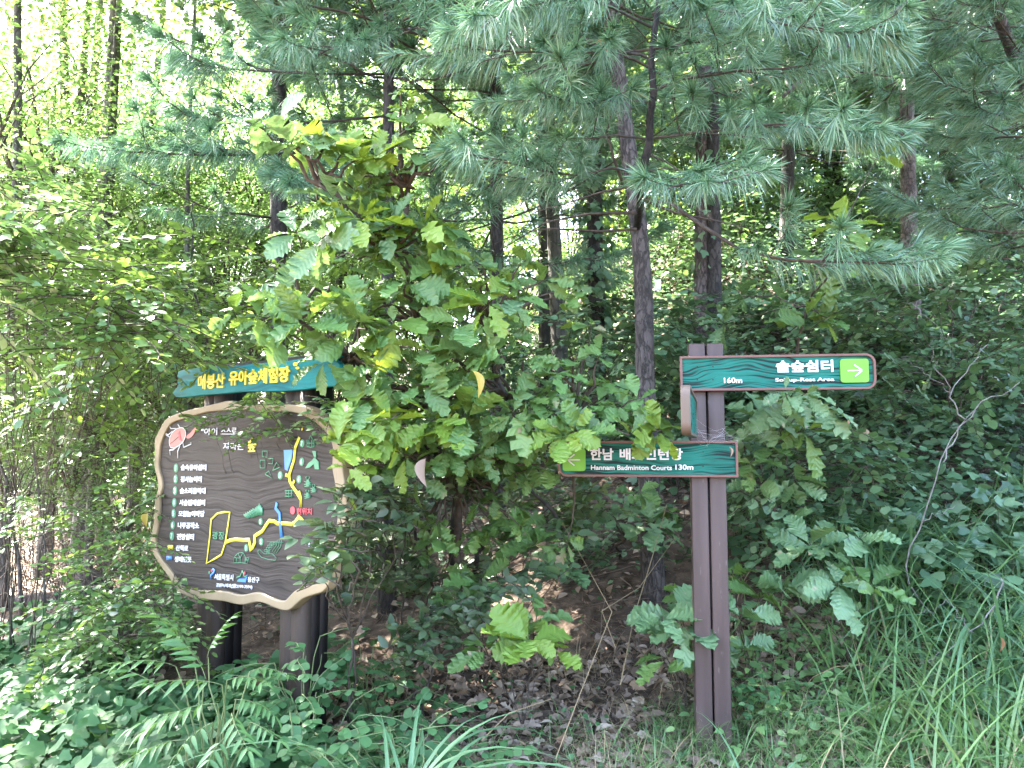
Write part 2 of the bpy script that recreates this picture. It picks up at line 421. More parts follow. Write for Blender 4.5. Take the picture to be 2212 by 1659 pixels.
def T_oak(seed, bites=0):
    r = np.random.default_rng(seed)
    nt = 6 + seed % 3; t = [0.0, 0.08]; m = [0.05, .35]
    for k in range(nt):
        t0 = .12 + .84 * (k / nt) ** .95; t1 = .12 + .84 * ((k + .62) / nt) ** .95
        t += [t0, t1]; m += [0.76 + .07 * r.random(), 1.02 + .08 * r.random()]
    t.append(.975); m.append(.6)
    t = np.array(t); m = np.array(m)
    W = .25 + .06 * r.random()
    w = W * np.sin(math.pi * np.clip(t, 0, 1) ** 1.52) ** .80 * 1.0 + .015
    n = len(t); sides = []
    for sgn in (-1, 1):
        mm = m * (1 + .04 * r.normal(size=n)) * (1 + .07 * np.sin(t * 5 + r.uniform(0, 6)))
        for b in range(bites):
            if r.random() < .75:
                c = r.integers(4, n - 2); mm[c] *= .35 + .3 * r.random(); mm[c - 1] *= .55
        hw = w * mm
        wave = .045 * np.sin(t * 40 + r.random() * 6) * hw / W
        fold = .18 + .25 * r.random()
        ty = t + .05 * (mm > .95)                        # teeth point to the tip
        sides.append(np.stack([sgn * hw, ty, fold * hw + wave], 1))
    droop = -.05 + .55 * r.random(); curl = r.normal(0, .09)
    mid = np.stack([curl * np.sin(t * 3), t, np.zeros(n)], 1)
    V = np.concatenate([mid, sides[0], sides[1], [[0, 1.01, 0], [0, -.09, 0.01]]])
    V[:, 2] -= droop * V[:, 1] ** 2
    Fc = []
    for i in range(n - 1):
        Fc += [[i, i + 1, n + i + 1], [i, n + i + 1, n + i], [i + 1, i, 2 * n + i], [i + 1, 2 * n + i, 2 * n + i + 1]]
    k = 3 * n
    Fc += [[n - 1, k, n + n - 1], [n - 1, 3 * n - 1, k]]
    return V, np.array(Fc), V[:, :2].copy()

def T_palm(lobes=3, seed=0, toothed=True):
    """lobed, cupped leaf like hop, vine or ivy; stalk joins at the origin"""
    r = np.random.default_rng(seed)
    if lobes >= 5:
        pr = [(-150, .42), (-125, .62), (-105, .45), (-70, .80), (-40, .50), (-15, .75), (0, 1.0), (15, .75), (40, .50), (70, .80), (105, .45), (125, .62), (150, .42)]
    elif lobes == 3:
        pr = [(-150, .38), (-115, .52), (-65, .72), (-40, .52), (-15, .72), (0, 1.0), (15, .72), (40, .52), (65, .72), (115, .52), (150, .38)]
    else:
        pr = [(-150, .40), (-110, .55), (-70, .62), (-35, .70), (0, .98), (35, .70), (70, .62), (110, .55), (150, .40)]
    a = np.radians([p[0] for p in pr]); q = np.array([p[1] for p in pr]) * (1 + .07 * r.normal(size=len(pr)))
    V = np.stack([np.sin(a) * q * .75, .28 + np.cos(a) * q * .72, .10 * q ** 2 - .18 * (np.cos(a) > .8) * q], 1)
    V = np.concatenate([[[0, .25, 0], [0, 0, .02]], V]); n = len(pr)
    Fc = [[0, i + 1, i] for i in range(2, n + 1)] + [[0, 2, 1], [0, 1, n + 1]]
    return V, np.array(Fc), V[:, :2].copy()

def T_blade(n=6, w=.02, arch=.5, lean=.25, twist=.3):
    t = np.linspace(0, 1, n + 1)
    y = lean * t + arch * .7 * t ** 2; z = t - arch * .75 * t ** 2.6
    hw = w * np.clip(1 - t ** 2.2, 0.02, 1) * (0.6 + 1.2 * t * (1 - t) + .3)
    V = []
    for i in range(n + 1):
        a = twist * t[i]
        V += [[-hw[i] * math.cos(a), y[i] - hw[i] * math.sin(a), z[i] + hw[i] * .3], [0, y[i], z[i]], [hw[i] * math.cos(a), y[i] + hw[i] * math.sin(a), z[i] + hw[i] * .3]]
    V = np.array(V); Fc = []
    for i in range(n):
        a = 3 * i; b = a + 3
        Fc += [[a, a + 1, b + 1], [a, b + 1, b], [a + 1, a + 2, b + 2], [a + 1, b + 2, b + 1]]
    uv = np.stack([np.tile([-1, 0, 1], n + 1), np.repeat(t, 3)], 1)
    return V, np.array(Fc), uv

HEX = T_hex(); OV = T_ovate(); OVB = T_ovate(.33, .1, .15, 4, .5); OVN = T_ovate(.15, .25, .3, 5, .38)
OAKS = [T_oak(i, bites=(i % 4)) for i in range(10)]
PALM = [T_palm(3, 1), T_palm(5, 2), T_palm(1, 3)]
BLADES = [T_blade(6, .012, a, l, tw) for a, l, tw in ((.5, .25, .3), (.95, .35, .5), (1.3, .35, -.4), (.3, .4, .6))]

# ------------------------------------------------------------------ shared pieces
def spray_mesh(name, mat, seed, n=14, L=.36, leaf=.055, T=OV, flat=.25, stem='twig', droop=.25, term=True, side=2):
    r = np.random.default_rng(seed); b = MB()
    t = np.linspace(0, 1, 6)
    pts = np.stack([.04 * np.sin(t * 4 + seed), t * L, -droop * L * t ** 2], 1)
    b.tube(pts, .0028 * (1 - .6 * t), 4, mi=1, cap=False)
    k = np.linspace(.12, 1, n) + r.normal(0, .02, n)
    k = np.clip(k, .05, 1)
    pos = np.stack([np.interp(k, t, pts[:, i]) for i in range(3)], 1)
    sg = np.where(np.arange(n) % 2 == 0, 1, -1)
    ang = sg * np.radians(r.uniform(35, 75, n)); 
    if term: ang[-1] = 0
    d = np.stack([np.sin(ang), np.cos(ang), r.normal(-.1, .22, n)], 1)
    up = np.tile([0, 0, 1.0], (n, 1)) + r.normal(0, flat, (n, 3))
    d = unit(d); x = unit(np.cross(d, up)); z = np.cross(x, d); R = np.stack([x, d, z], 2)
    b.scatter(T, R, pos + d * leaf * .08, leaf * r.uniform(.7, 1.15, n), r.random(n) * .5)
    return b.mesh(name, [M[mat], M[stem]])

def frond_mesh(name, mat, seed, pairs=7, L=.42, leaf=.11, T=OVN, droop=.35, stem='twig_green'):
    """compound leaf: paired leaflets on an arching stalk"""
    r = np.random.default_rng(seed); b = MB()
    t = np.linspace(0, 1, 8)
    pts = np.stack([.03 * np.sin(t * 3 + seed), t * L, .25 * L * t - droop * L * t ** 2], 1)
    b.tube(pts, .0028 * (1 - .6 * t), 4, mi=1, cap=False)
    k = np.repeat(np.linspace(.22, .95, pairs), 2); k = np.append(k, 1.0)
    n = len(k); sg = np.tile([1, -1], pairs); sg = np.append(sg, 0)
    pos = np.stack([np.interp(k, t, pts[:, i]) for i in range(3)], 1)
    ang = sg * np.radians(r.uniform(58, 74, n)) * (1 - .25 * k)
    d = np.stack([np.sin(ang), np.cos(ang), r.normal(-.30, .12, n)], 1)
    up = np.tile([0, 0, 1.0], (n, 1)) + r.normal(0, .15, (n, 3))
    d = unit(d); x = unit(np.cross(d, up)); z = np.cross(x, d); R = np.stack([x, d, z], 2)
    sz = leaf * (1 - .35 * np.abs(k - .5)) * r.uniform(.88, 1.1, n)
    b.scatter(T, R, pos, sz, .1 * r.random(n))
    return b.mesh(name, [M[mat], M[stem]])

def needle_mesh(name, seed, L=.26, nn=200, nl=.115, w=.0021, mat='needle', droopy=1.0):
    """pine shoot: needles along the twig, forward burst at the tip, older ones hanging"""
    r = np.random.default_rng(seed); b = MB()
    t = np.linspace(0, 1, 6)
    pts = np.stack([.02 * np.sin(t * 3 + seed), t * L, .10 * L * t ** 2], 1)
    b.tube(pts, .0035 * (1 - .45 * t), 5, mi=1, cap=False)
    k = np.concatenate([r.uniform(.0, .8, int(nn * .55)), 1 - np.abs(r.normal(0, .07, nn - int(nn * .55)))])
    k = np.clip(k, 0, 1); n = len(k)
    pos = np.stack([np.interp(k, t, pts[:, i]) for i in range(3)], 1)
    phi = r.uniform(0, 2 * math.pi, n)
    spread = np.where(k > .8, r.uniform(.15, 1.05, n), r.uniform(.6, 1.15, n))
    d = np.stack([np.cos(phi) * np.sin(spread), np.cos(spread), np.sin(phi) * np.sin(spread)], 1)
    g = np.where(k > .8, .15, .6) * droopy * r.uniform(.6, 1.3, n)
    ln_ = nl * r.uniform(.75, 1.12, n)
    s = np.array([0, .5, 1.0]); P3 = []
    for q in s:
        p = pos + d * (ln_ * q)[:, None]; p[:, 2] -= g * ln_ * q ** 1.8 * .8
        P3.append(p)
    wd = unit(np.cross(d, r.normal(size=(n, 3)))) * (w * r.uniform(.8, 1.4, n))[:, None]
    V = np.stack([P3[0] - wd * .6, P3[0] + wd * .6, P3[1] - wd, P3[1] + wd, P3[2]], 1).reshape(-1, 3)
    Fc = np.array([[0, 1, 3], [0, 3, 2], [2, 3, 4]])
    FF = (Fc[None] + (np.arange(n) * 5)[:, None, None]).reshape(-1, 3)
    b.add(V, FF, np.repeat(r.random(n) * .6, 5))
    return b.mesh(name, [M[mat], M['twig']])

def crown_mesh(name, mat, seed, n=6000, rx=1.6, rz=1.3, leaf=.075, clumps=60, T=HEX, cs=.32, flat=.35, hollow=.5):
    r = np.random.default_rng(seed); b = MB()
    c = unit(r.normal(size=(clumps, 3))) * (hollow + (1 - hollow) * r.random((clumps, 1)) ** .5)
    c *= [rx, rx, rz]
    idx = r.integers(0, clumps, n)
    sz = r.uniform(.6, 1.3, clumps)
    p = c[idx] + r.normal(size=(n, 3)) * [cs, cs, cs * .38] * sz[idx][:, None]
    a = r.uniform(0, 2 * math.pi, n)
    d = unit(np.stack([np.cos(a), np.sin(a), r.normal(-.15, .3, n)], 1))
    up = np.tile([0, 0, 1.0], (n, 1)) + r.normal(0, flat, (n, 3))
    x = unit(np.cross(d, up)); z = np.cross(x, d); R = np.stack([x, d, z], 2)
    b.scatter(T, R, p, leaf * r.uniform(.65, 1.25, n), r.random(n) * .8)
    for i in range(0, clumps, 3):                                    # thin twigs into the clumps
        q = np.array([[0, 0, -rz], c[i] * .4 + [0, 0, -rz * .3], c[i]])
        b.tube(q, [.016, .009, .003], 4, mi=1, cap=False)
    return b.mesh(name, [M[mat], M['twig']])

SPR = {k: [spray_mesh('leaf_spray', k, 11 * i + 3, 15, .38, lf, T, fl, st) for i in range(4)]
       for k, lf, T, fl, st in (('shrub', .062, OV, .3, 'twig'), ('bright', .062, OV, .35, 'twig'), ('vine', .060, PALM[2], .25, 'twig'))}
SPR['round'] = [spray_mesh('leaf_spray', 'shrub', 70 + i, 17, .34, .045, OVB, .25) for i in range(4)]
SPR['azalea'] = [spray_mesh('leaf_spray', 'azalea', 90 + i, 9, .13, .058, OV, .45, 'twig', 0.0) for i in range(4)]
FR = {'sumac': [frond_mesh('compound_leaf', 'sumac', i, 5 + i % 3, .44, .16, T_ovate(.115, .35, .3, 5, .36), .4) for i in range(4)],
      'locust': [frond_mesh('compound_leaf', 'locust', 20 + i, 3 + i % 3, .21, .052, T_ovate(.42, .05, .1, 4, .5), .3) for i in range(4)]}
NEED = [needle_mesh('needle_tuft', i) for i in range(7)]
NEED_FAR = [needle_mesh('needle_tuft', 30 + i, .34, 150, .14, .0034) for i in range(4)]
OAKM = {k: [npmesh('leaf', T[0], T[1], M[k], np.zeros(len(T[0])), T[2], True) for T in OAKS] for k in ('oak', 'oak_lime', 'oak_blue')}

def jitpath(a, b, n=8, j=.03, sag=0.0):
    a = np.asarray(a, float); b = np.asarray(b, float)
    t = np.linspace(0, 1, n)[:, None]
    p = a + (b - a) * t
    w = np.cumsum(rng.normal(0, j, (n, 3)), 0); w = w - w[:1] - (w[-1:] - w[:1]) * t
    p = p + w
    p[:, 2] -= sag * np.sin(t[:, 0] * math.pi)
    return p

# ------------------------------------------------------------------ ground
def build_ground():
    xs = np.concatenate([np.linspace(-60, -7, 24), np.linspace(-6.8, 8, 150), np.linspace(8.4, 60, 24)])
    ys = np.concatenate([np.linspace(-12, 1.5, 10), np.linspace(1.7, 12, 110), np.linspace(12.5, 90, 36)])
    X, Y = np.meshgrid(xs, ys, indexing='ij')
    Z = H(X, Y)
    fine = np.array([[noise.fractal((x * 2.2, y * 2.2, 0.0), .6, 2.1, 5) for y in ys] for x in xs])
    Z = Z + .045 * fine * (Y > 1) * (Y < 13)
    V = np.stack([X, Y, Z], -1).reshape(-1, 3)
    nx, ny = len(xs), len(ys)
    i, j = np.meshgrid(np.arange(nx - 1), np.arange(ny - 1), indexing='ij'); i = i.ravel(); j = j.ravel()
    Q = np.stack([i * ny + j, (i + 1) * ny + j, (i + 1) * ny + j + 1, i * ny + j + 1], 1)
    me = npmesh('ground', V, np.zeros((0, 3)), M['ground'], smooth=True, F4=Q)
    return tag(obj('ground', me), 'brown leaf covered forest soil rising to the right', 'ground', kind='structure')
ground = build_ground()
ground.pop('category', None)

# ------------------------------------------------------------------ map board
pl_R = P(735, 800, 3.5); pl_L = P(375, 830, 4.45)
BPHI = math.atan2(pl_R[1] - pl_L[1], pl_R[0] - pl_L[0])
bmid = (pl_R + pl_L) / 2
BORG = np.array([bmid[0], bmid[1], H(bmid[0], bmid[1])])

def plane_map(org, phi):
    ex = np.array([math.cos(phi), math.sin(phi), 0]); nrm = np.array([math.sin(phi), -math.cos(phi), 0])
    def f(px, py):
        r = ray(px, py); o = np.array([0, 0, CAMZ])
        t = np.dot(org - o, nrm) / np.dot(r, nrm)
        p = o + r * t - org
        return np.array([np.dot(p, ex), p[2]])
    return f
Bm = plane_map(BORG, BPHI)
K = 2212 / 4032.0
def Bz1(x, y): return Bm((580 + x * 840 / 1991) * K, (1350 + y * 840 / 1991) * K)     # readings off two enlargements
def Bz2(x, y): return Bm((560 + x * 860 / 1585) * K, (1950 + y * 860 / 1585) * K)

def smooth_poly(pts, it=2):
    pts = np.asarray(pts, float)
    for _ in range(it):
        q = np.roll(pts, -1, 0)
        pts = np.stack([pts * .75 + q * .25, pts * .25 + q * .75], 1).reshape(-1, 2)
    return pts

import bmesh
def poly_obj(name, loops, y_front, thick, mat, parent, bevel=0.0, kind=None):
    """flat outline(s) in local x,z given real thickness (front face at y = y_front, facing -y)"""
    cu = bpy.data.curves.new('outline', 'CURVE'); cu.dimensions = '2D'; cu.fill_mode = 'BOTH'
    for L in loops:
        sp = cu.splines.new('POLY'); sp.points.add(len(L) - 1)
        for i, p in enumerate(L): sp.points[i].co = (p[0], p[1], 0, 1)
        sp.use_cyclic_u = True
    cu.extrude = max(thick / 2 - bevel, 1e-5)
    cu.bevel_depth = bevel; cu.bevel_resolution = 2
    if bevel: cu.offset = -bevel
    tmp = bpy.data.objects.new('tmp', cu); COL.objects.link(tmp)
    dg = bpy.context.evaluated_depsgraph_get(); dg.update()
    me = bpy.data.meshes.new_from_object(tmp.evaluated_get(dg))
    bpy.data.objects.remove(tmp); bpy.data.curves.remove(cu)
    co = np.zeros(len(me.vertices) * 3, dtype=np.float32); me.vertices.foreach_get('co', co); co = co.reshape(-1, 3)
    nc = np.stack([co[:, 0], y_front + thick / 2 - co[:, 2], co[:, 1]], 1)
    me.vertices.foreach_set('co', nc.astype(np.float32).ravel())
    me.materials.clear(); me.materials.append(mat); me.update()
    me.name = name
    return obj(name, me, parent, kind=kind)

def text_obj(name, s, quad, y_front, mat, parent, bold=.02, thick=.003, lean=0.0):
    """lettering fitted between a = lower left, b = lower right, h = height (local x,z)"""
    a, b, h = quad
    cu = bpy.data.curves.new('t', 'FONT'); cu.body = s; cu.size = 1.0; cu.offset = bold; cu.extrude = 0.03; cu.resolution_u = 3
    tmp = bpy.data.objects.new('tmp', cu); COL.objects.link(tmp)
    dg = bpy.context.evaluated_depsgraph_get(); dg.update()
    me = bpy.data.meshes.new_from_object(tmp.evaluated_get(dg))
    bpy.data.objects.remove(tmp); bpy.data.curves.remove(cu)
    co = np.zeros(len(me.vertices) * 3, dtype=np.float32); me.vertices.foreach_get('co', co); co = co.reshape(-1, 3)
    x0, x1 = co[:, 0].min(), co[:, 0].max(); z0, z1 = co[:, 1].min(), co[:, 1].max()
    u = (co[:, 0] - x0) / (x1 - x0); v = (co[:, 1] - z0) / (z1 - z0); w = co[:, 2] / .06 + .5
    a = np.array(a); b = np.array(b)
    X = a[0] + (b[0] - a[0]) * u + lean * v * h; Z = a[1] + (b[1] - a[1]) * u + v * h
    nc = np.stack([X, y_front + thick * (1 - w) - thick * .0, Z], 1)
    me.vertices.foreach_set('co', nc.astype(np.float32).ravel())
    me.materials.clear(); me.materials.append(mat); me.update(); me.name = name
    return obj(name, me, parent)

def stroke_obj(name, pts, w, y_front, mat, parent, thick=.002, closed=False):
    """painted raised line"""
    pts = [np.asarray(p, float) for p in pts]
    if closed: pts = pts + [pts[0]]
    b = MB(); n = len(pts); L = []
    for i in range(n):
        d = (pts[min(i + 1, n - 1)] - pts[max(i - 1, 0)]); 
        if closed and i in (0, n - 1): d = pts[1] - pts[-2]
        d = d / (np.linalg.norm(d) + 1e-9); nn = np.array([-d[1], d[0]]) * w / 2
        L.append((pts[i] + nn, pts[i] - nn))
    V = []
    for p, q in L:
        V += [[p[0], y_front, p[1]], [q[0], y_front, q[1]], [p[0], y_front + thick, p[1]], [q[0], y_front + thick, q[1]]]
    Q = []
    for i in range(n - 1):
        a = 4 * i; c = a + 4
        Q += [[a, a + 1, c + 1, c], [a + 2, a, c, c + 2], [a + 1, a + 3, c + 3, c + 1], [a + 3, a + 2, c + 2, c + 3]]
    Q += [[0, 2, 3, 1], [4 * n - 4, 4 * n - 3, 4 * n - 1, 4 * n - 2]]
    b.add(np.array(V), tri(np.array(Q)))
    return obj(name, b.mesh(name, mat), parent)

def flat_mat(name, c, rough=.5, spec=.4):
    return plain_mat(name, tuple(v * .88 for v in c), tuple(min(1, v * 1.06) for v in c), 12, rough, 0.05, spec=spec)

M['board'] = grain_mat('brown_grain', (0.038, 0.030, 0.027), (0.008, 0.006, 0.0055), 60, 1.0, .62, .005, 2.2, gw=(.34, .50), spec=.2)
M['rim'] = plain_mat('cream_rim', (0.17, 0.125, 0.075), (0.24, 0.185, 0.115), 3, .5, .15, c3=(0.30, 0.25, 0.17))
M['teal'] = grain_mat('teal_plank', (0.007, 0.155, 0.170), (0.004, 0.080, 0.092), 34, 1.0, .55, .004, 2.0, spec=.15)
M['post_b'] = plain_mat('board_post', (0.040, 0.029, 0.025), (0.062, 0.046, 0.040), 3, .55, .1, (1, 1, .2))
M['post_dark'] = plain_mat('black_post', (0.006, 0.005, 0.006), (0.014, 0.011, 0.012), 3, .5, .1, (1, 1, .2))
M['yellow'] = flat_mat('yellow_paint', (0.62, 0.52, 0.04)); M['white'] = flat_mat('white_paint', (0.55, 0.55, 0.58))
M['green'] = flat_mat('green_paint', (0.05, 0.20, 0.105)); M['blue'] = flat_mat('blue_paint', (0.05, 0.19, 0.50))
M['red'] = flat_mat('red_paint', (0.48, 0.045, 0.065)); M['salmon'] = flat_mat('salmon_paint', (0.36, 0.11, 0.10))

def build_board():
    root = thing('map_board', BORG, 'carved dark brown forest trail map board with wavy cream rim and teal title plank', 'notice board', rz=BPHI)
    o1 = [(85, 900), (110, 850), (165, 740), (200, 700), (300, 655), (400, 625), (560, 590), (680, 560), (780, 535), (860, 560), (1000, 575), (1150, 580), (1300, 575), (1450, 580), (1530, 600), (1640, 690), (1740, 800), (1800, 900), (1835, 1000), (1840, 1180), (1860, 1300), (1885, 1480), (1890, 1600)]
    o2 = [(1500, 100), (1495, 200), (1480, 300), (1440, 380), (1390, 460), (1385, 560), (1375, 630), (1330, 700), (1260, 720), (1180, 745), (1130, 790), (1080, 835), (1030, 835), (960, 810), (900, 780), (840, 770), (760, 795), (690, 790), (600, 765), (500, 760), (400, 750), (330, 730), (270, 700), (235, 660), (225, 620), (160, 530), (110, 460), (80, 400), (75, 330), (90, 250), (100, 150)]
    o3 = [(90, 1480), (85, 1440), (115, 1380), (120, 1310), (100, 1230), (80, 1150), (85, 1050), (85, 950)]
    outer = smooth_poly([Bz1(*p) for p in o1] + [Bz2(*p) for p in o2] + [Bz1(*p) for p in o3])
    i1 = [(135, 960), (160, 880), (200, 800), (240, 745), (350, 710), (500, 665), (600, 640), (850, 625), (1050, 645), (1250, 640), (1400, 650), (1500, 690), (1600, 750), (1700, 850), (1750, 960), (1745, 1060), (1740, 1180), (1765, 1290), (1780, 1400), (1790, 1480), (1790, 1600)]
    i2 = [(1430, 150), (1420, 250), (1400, 330), (1375, 390), (1330, 450), (1310, 540), (1310, 600), (1290, 640), (1230, 650), (1130, 680), (1080, 730), (1050, 765), (1000, 760), (930, 735), (880, 705), (830, 700), (760, 720), (700, 720), (640, 700), (560, 690), (460, 690), (390, 685), (310, 665), (275, 645), (262, 610), (210, 530), (150, 460), (120, 400), (108, 330), (125, 250), (140, 150)]
    i3 = [(135, 1500), (130, 1430), (160, 1350), (155, 1270), (130, 1200), (120, 1120), (130, 1040)]
    inner = smooth_poly([Bz1(*p) for p in i1] + [Bz2(*p) for p in i2] + [Bz1(*p) for p in i3])
    panel = poly_obj('panel', [outer * 1.0 * .995 + outer.mean(0) * .005], 0.0, .055, M['board'], root, .0)
    rim = poly_obj('rim', [outer, inner], -.012, .060, M['rim'], root, .006)
    # title plank
    tp = [(280, 265), (350, 250), (500, 230), (700, 218), (900, 205), (1100, 185), (1350, 165), (1500, 130), (1720, 100), (1785, 118), (1715, 150), (1770, 180), (1802, 205), (1790, 290), (1755, 312), (1790, 340), (1800, 405), (1640, 410), (1500, 430), (1350, 450), (1100, 455), (900, 455), (700, 475), (500, 490), (370, 505), (260, 508), (255, 490), (230, 475), (250, 440), (290, 400), (275, 370), (300, 340), (270, 310), (290, 290)]
    title = poly_obj('title_plank', [smooth_poly([Bz1(*p) for p in tp], 1)], 0.0, .04, M['teal'], root, .005)
    e = -.003
    for s, x0, x1, yb0, yb1, yt in (('매봉산', 480, 728, 436, 428, 298), ('유아숲체험장', 768, 1335, 400, 372, 262)):
        a = Bz1(x0, yb0); b = Bz1(x1, yb1 - 6); h = Bz1(x0, yt)[1] - a[1] - .0
        text_obj('lettering', s, (a, b, h), e - .004, M['yellow'], title, .035, .007)
    for c, w, h2 in (((1390, 200), 30, 18), ((1410, 235), 26, 12)):
        a = np.linspace(0, 6.28, 14)[:-1]
        poly_obj('leaf_emblem', [[Bz1(c[0] + w * math.cos(q) * .7, c[1] + h2 * math.sin(q)) for q in a]], e - .003, .004, M['yellow'], title)
    # second, dark backing plank behind the title (seen above it)
    bk = [(1330, 70), (1620, 55), (1640, 100), (1500, 140), (1340, 170)]
    poly_obj('backing', [[Bz1(580, 190), Bz1(900, 170), Bz1(1500, 100), Bz1(1640, 70), Bz1(1690, 110), Bz1(1690, 250), Bz1(600, 260)]], .045, .03, M['post_dark'], root)
    # posts: two pairs of beams front and back
    for (fx0, fx1, base) in ((420, 463, 1450), (603, 651, 1450)):
        ua = Bm(fx0, 1380)[0]; ub = Bm(fx1, 1380)[0]; w = (ub - ua)
        ztop = Bm(fx0, 790)[1]; ua -= .062; ub -= .062
        for k in range(2):
            b = MB(); b.box((ua + w * (.25 + .5 * k), .045 + .03, ztop / 2 - .1), (w * .48, .06, ztop + .2))
            obj('post_beam', b.mesh('post_beam', M['post_b']), root)
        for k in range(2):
            b = MB(); b.box((ua + w * .5 , .105 + .024 + k * .052, ztop / 2 - .1), (w * .98, .048, ztop + .2))  # rear beams coloured near black, front ones brown
            obj('post_beam', b.mesh('post_beam', M['post_dark']), root, label='black rear beam')
    # legend
    yy = -.0045
    rows1 = [('1', '숲속유아쉼터', 270, 1168, 318, 555, 1190), ('2', '경사놀이터', 267, 1270, 316, 512, 1300), ('3', '숲소리음악대', 261, 1380, 309, 548, 1408), ('4', '사슴벌레쉼터', 254, 1490, 303, 543, 1518), ('5', '모험놀이마당', 248, 1592, 296, 537, 1622)]
    def disc(c, h, fm):
        c0 = fm(*c); hh = abs(fm(c[0], c[1] - h)[1] - fm(c[0], c[1] + h)[1]) / 2
        a = np.linspace(0, 2 * math.pi, 22)[:-1]
        d = poly_obj('number_disc', [[(c0[0] + hh * .95 * math.cos(q), c0[1] + hh * math.sin(q)) for q in a]], yy + .002, .003, M['green'], panel)
        return c0, hh
    def numbered(nm, c, h, fm):
        c0, hh = disc(c, h, fm)
        w = hh * (.30 if nm == '1' else .62)
        text_obj('lettering', nm, ((c0[0] - w / 2, c0[1] - hh * .62), (c0[0] + w / 2, c0[1] - hh * .62), hh * 1.24), yy - .0005, M['white'], panel, .03, .003)
    for nm, tx, cx, cy_, x0, x1, yb in rows1:
        numbered(nm, (cx, cy_), 41, Bz1)
        a = Bz1(x0, yb); b = Bz1(x1, yb + 2); h = Bz1(x0, yb - 56)[1] - a[1]
        text_obj('lettering', tx, (a, b, h), yy, M['white'], panel, .03, .003)
    for nm, tx, cx, cy_, x0, x1, yb in [('6', '나무공작소', 223, 215, 262, 415, 240), ('7', '전망쉼터', 217, 295, 255, 378, 322)]:
        numbered(nm, (cx, cy_), 32, Bz2)
        a = Bz2(x0, yb); b = Bz2(x1, yb + 4); h = Bz2(x0, yb - 45)[1] - a[1]
        text_obj('lettering', tx, (a, b, h), yy, M['white'], panel, .03, .003)
    for tx, x0, x1, yb, mt, lx in [('산책로', 247, 337, 402, 'yellow', (190, 228, 377)), ('생태연못', 238, 360, 484, 'blue', (180, 220, 455))]:
        a = Bz2(x0, yb); b = Bz2(x1, yb + 4); h = Bz2(x0, yb - 42)[1] - a[1]
        text_obj('lettering', tx, (a, b, h), yy, M['white'], panel, .03, .003)
        stroke_obj('legend_mark', [Bz2(lx[0], lx[2]), Bz2(lx[1], lx[2])], .024, yy, M[mt], panel)
    # slogan
    for tx, x0, x1, yb, hh in (('"아이', 508, 655, 860, 65), ('스스로', 692, 835, 855, 62), ('자라는', 710, 905, 1000, 70)):
        a = Bz1(x0, yb); b = Bz1(x1, yb); h = Bz1(x0, yb - hh)[1] - a[1]
        text_obj('lettering', tx, (a, b, h), yy, M['white'], panel, .004, .003, lean=.06)
    a = Bz1(938, 1020); b = Bz1(1020, 1015); text_obj('lettering', '숲', (a, b, Bz1(938, 885)[1] - a[1]), yy, M['yellow'], panel, .02, .003)
    # map: trail lines
    def st(pts, w, mt, fm=Bz2, nm='route_line', closed=False): return stroke_obj(nm, [fm(*p) for p in pts], w, yy, M[mt], panel, closed=closed)
    st([(640, 122), (600, 122), (550, 132), (505, 175), (495, 300), (470, 495), (540, 455), (580, 430), (608, 340), (625, 230)], .011, 'yellow', closed=True)
    st([(608, 343), (650, 325), (680, 320), (740, 325), (780, 323), (785, 350), (790, 400), (805, 380), (822, 340), (822, 295), (845, 280), (875, 262), (905, 215), (925, 185), (960, 188), (985, 205), (1040, 203), (1090, 210), (1115, 195), (1142, 155), (1160, 175), (1182, 207)], .020, 'yellow')
    st([(1155, 85), (1155, 20), (1140, -30)], .018, 'yellow')
    st([(1437, 1530), (1437, 1460), (1400, 1395), (1355, 1330), (1335, 1290), (1330, 1230), (1350, 1170), (1375, 1090), (1385, 980), (1425, 880)], .018, 'yellow', Bz1)
    st([(1295, 1230), (1330, 1245)], .016, 'yellow', Bz1); st([(1378, 1283), (1362, 1325)], .014, 'yellow', Bz1)
    st([(1448, 795), (1452, 815)], .012, 'yellow', Bz1)
    st([(982, 55), (973, 95), (1000, 130), (1005, 200), (1015, 305)], .020, 'blue', nm='stream_line')
    poly_obj('pond', [[Bz1(*p) for p in ((1280, 1000), (1365, 998), (1350, 1090), (1315, 1195), (1290, 1180), (1285, 1100))]], yy, .003, M['blue'], panel)
    c0 = Bz2(1096, 110); q = np.linspace(0, 6.28, 20)[:-1]
    poly_obj('location_dot', [[(c0[0] + .019 * math.cos(t), c0[1] + .019 * math.sin(t)) for t in q]], yy, .003, M['red'], panel)
    a = Bz2(1125, 140); b = Bz2(1235, 142); text_obj('lettering', '현위치', (a, b, Bz2(1125, 92)[1] - a[1]), yy, M['red'], panel, .02, .003)
    a = Bz2(512, 318); b = Bz2(600, 322); text_obj('lettering', '광장', (a, b, Bz2(512, 262)[1] - a[1]), yy, M['green'], panel, .01, .003)
    for nm, c, fm, h in (('1', (757, 382), Bz2, 27), ('2', (865, 337), Bz2, 27), ('3', (861, 192), Bz2, 26), ('4', (1418, 1273), Bz1, 38), ('5', (1243, 1236), Bz1, 38), ('6', (1443, 1110), Bz1, 38), ('7', (1447, 938), Bz1, 36)):
        numbered(nm, c, h, fm)
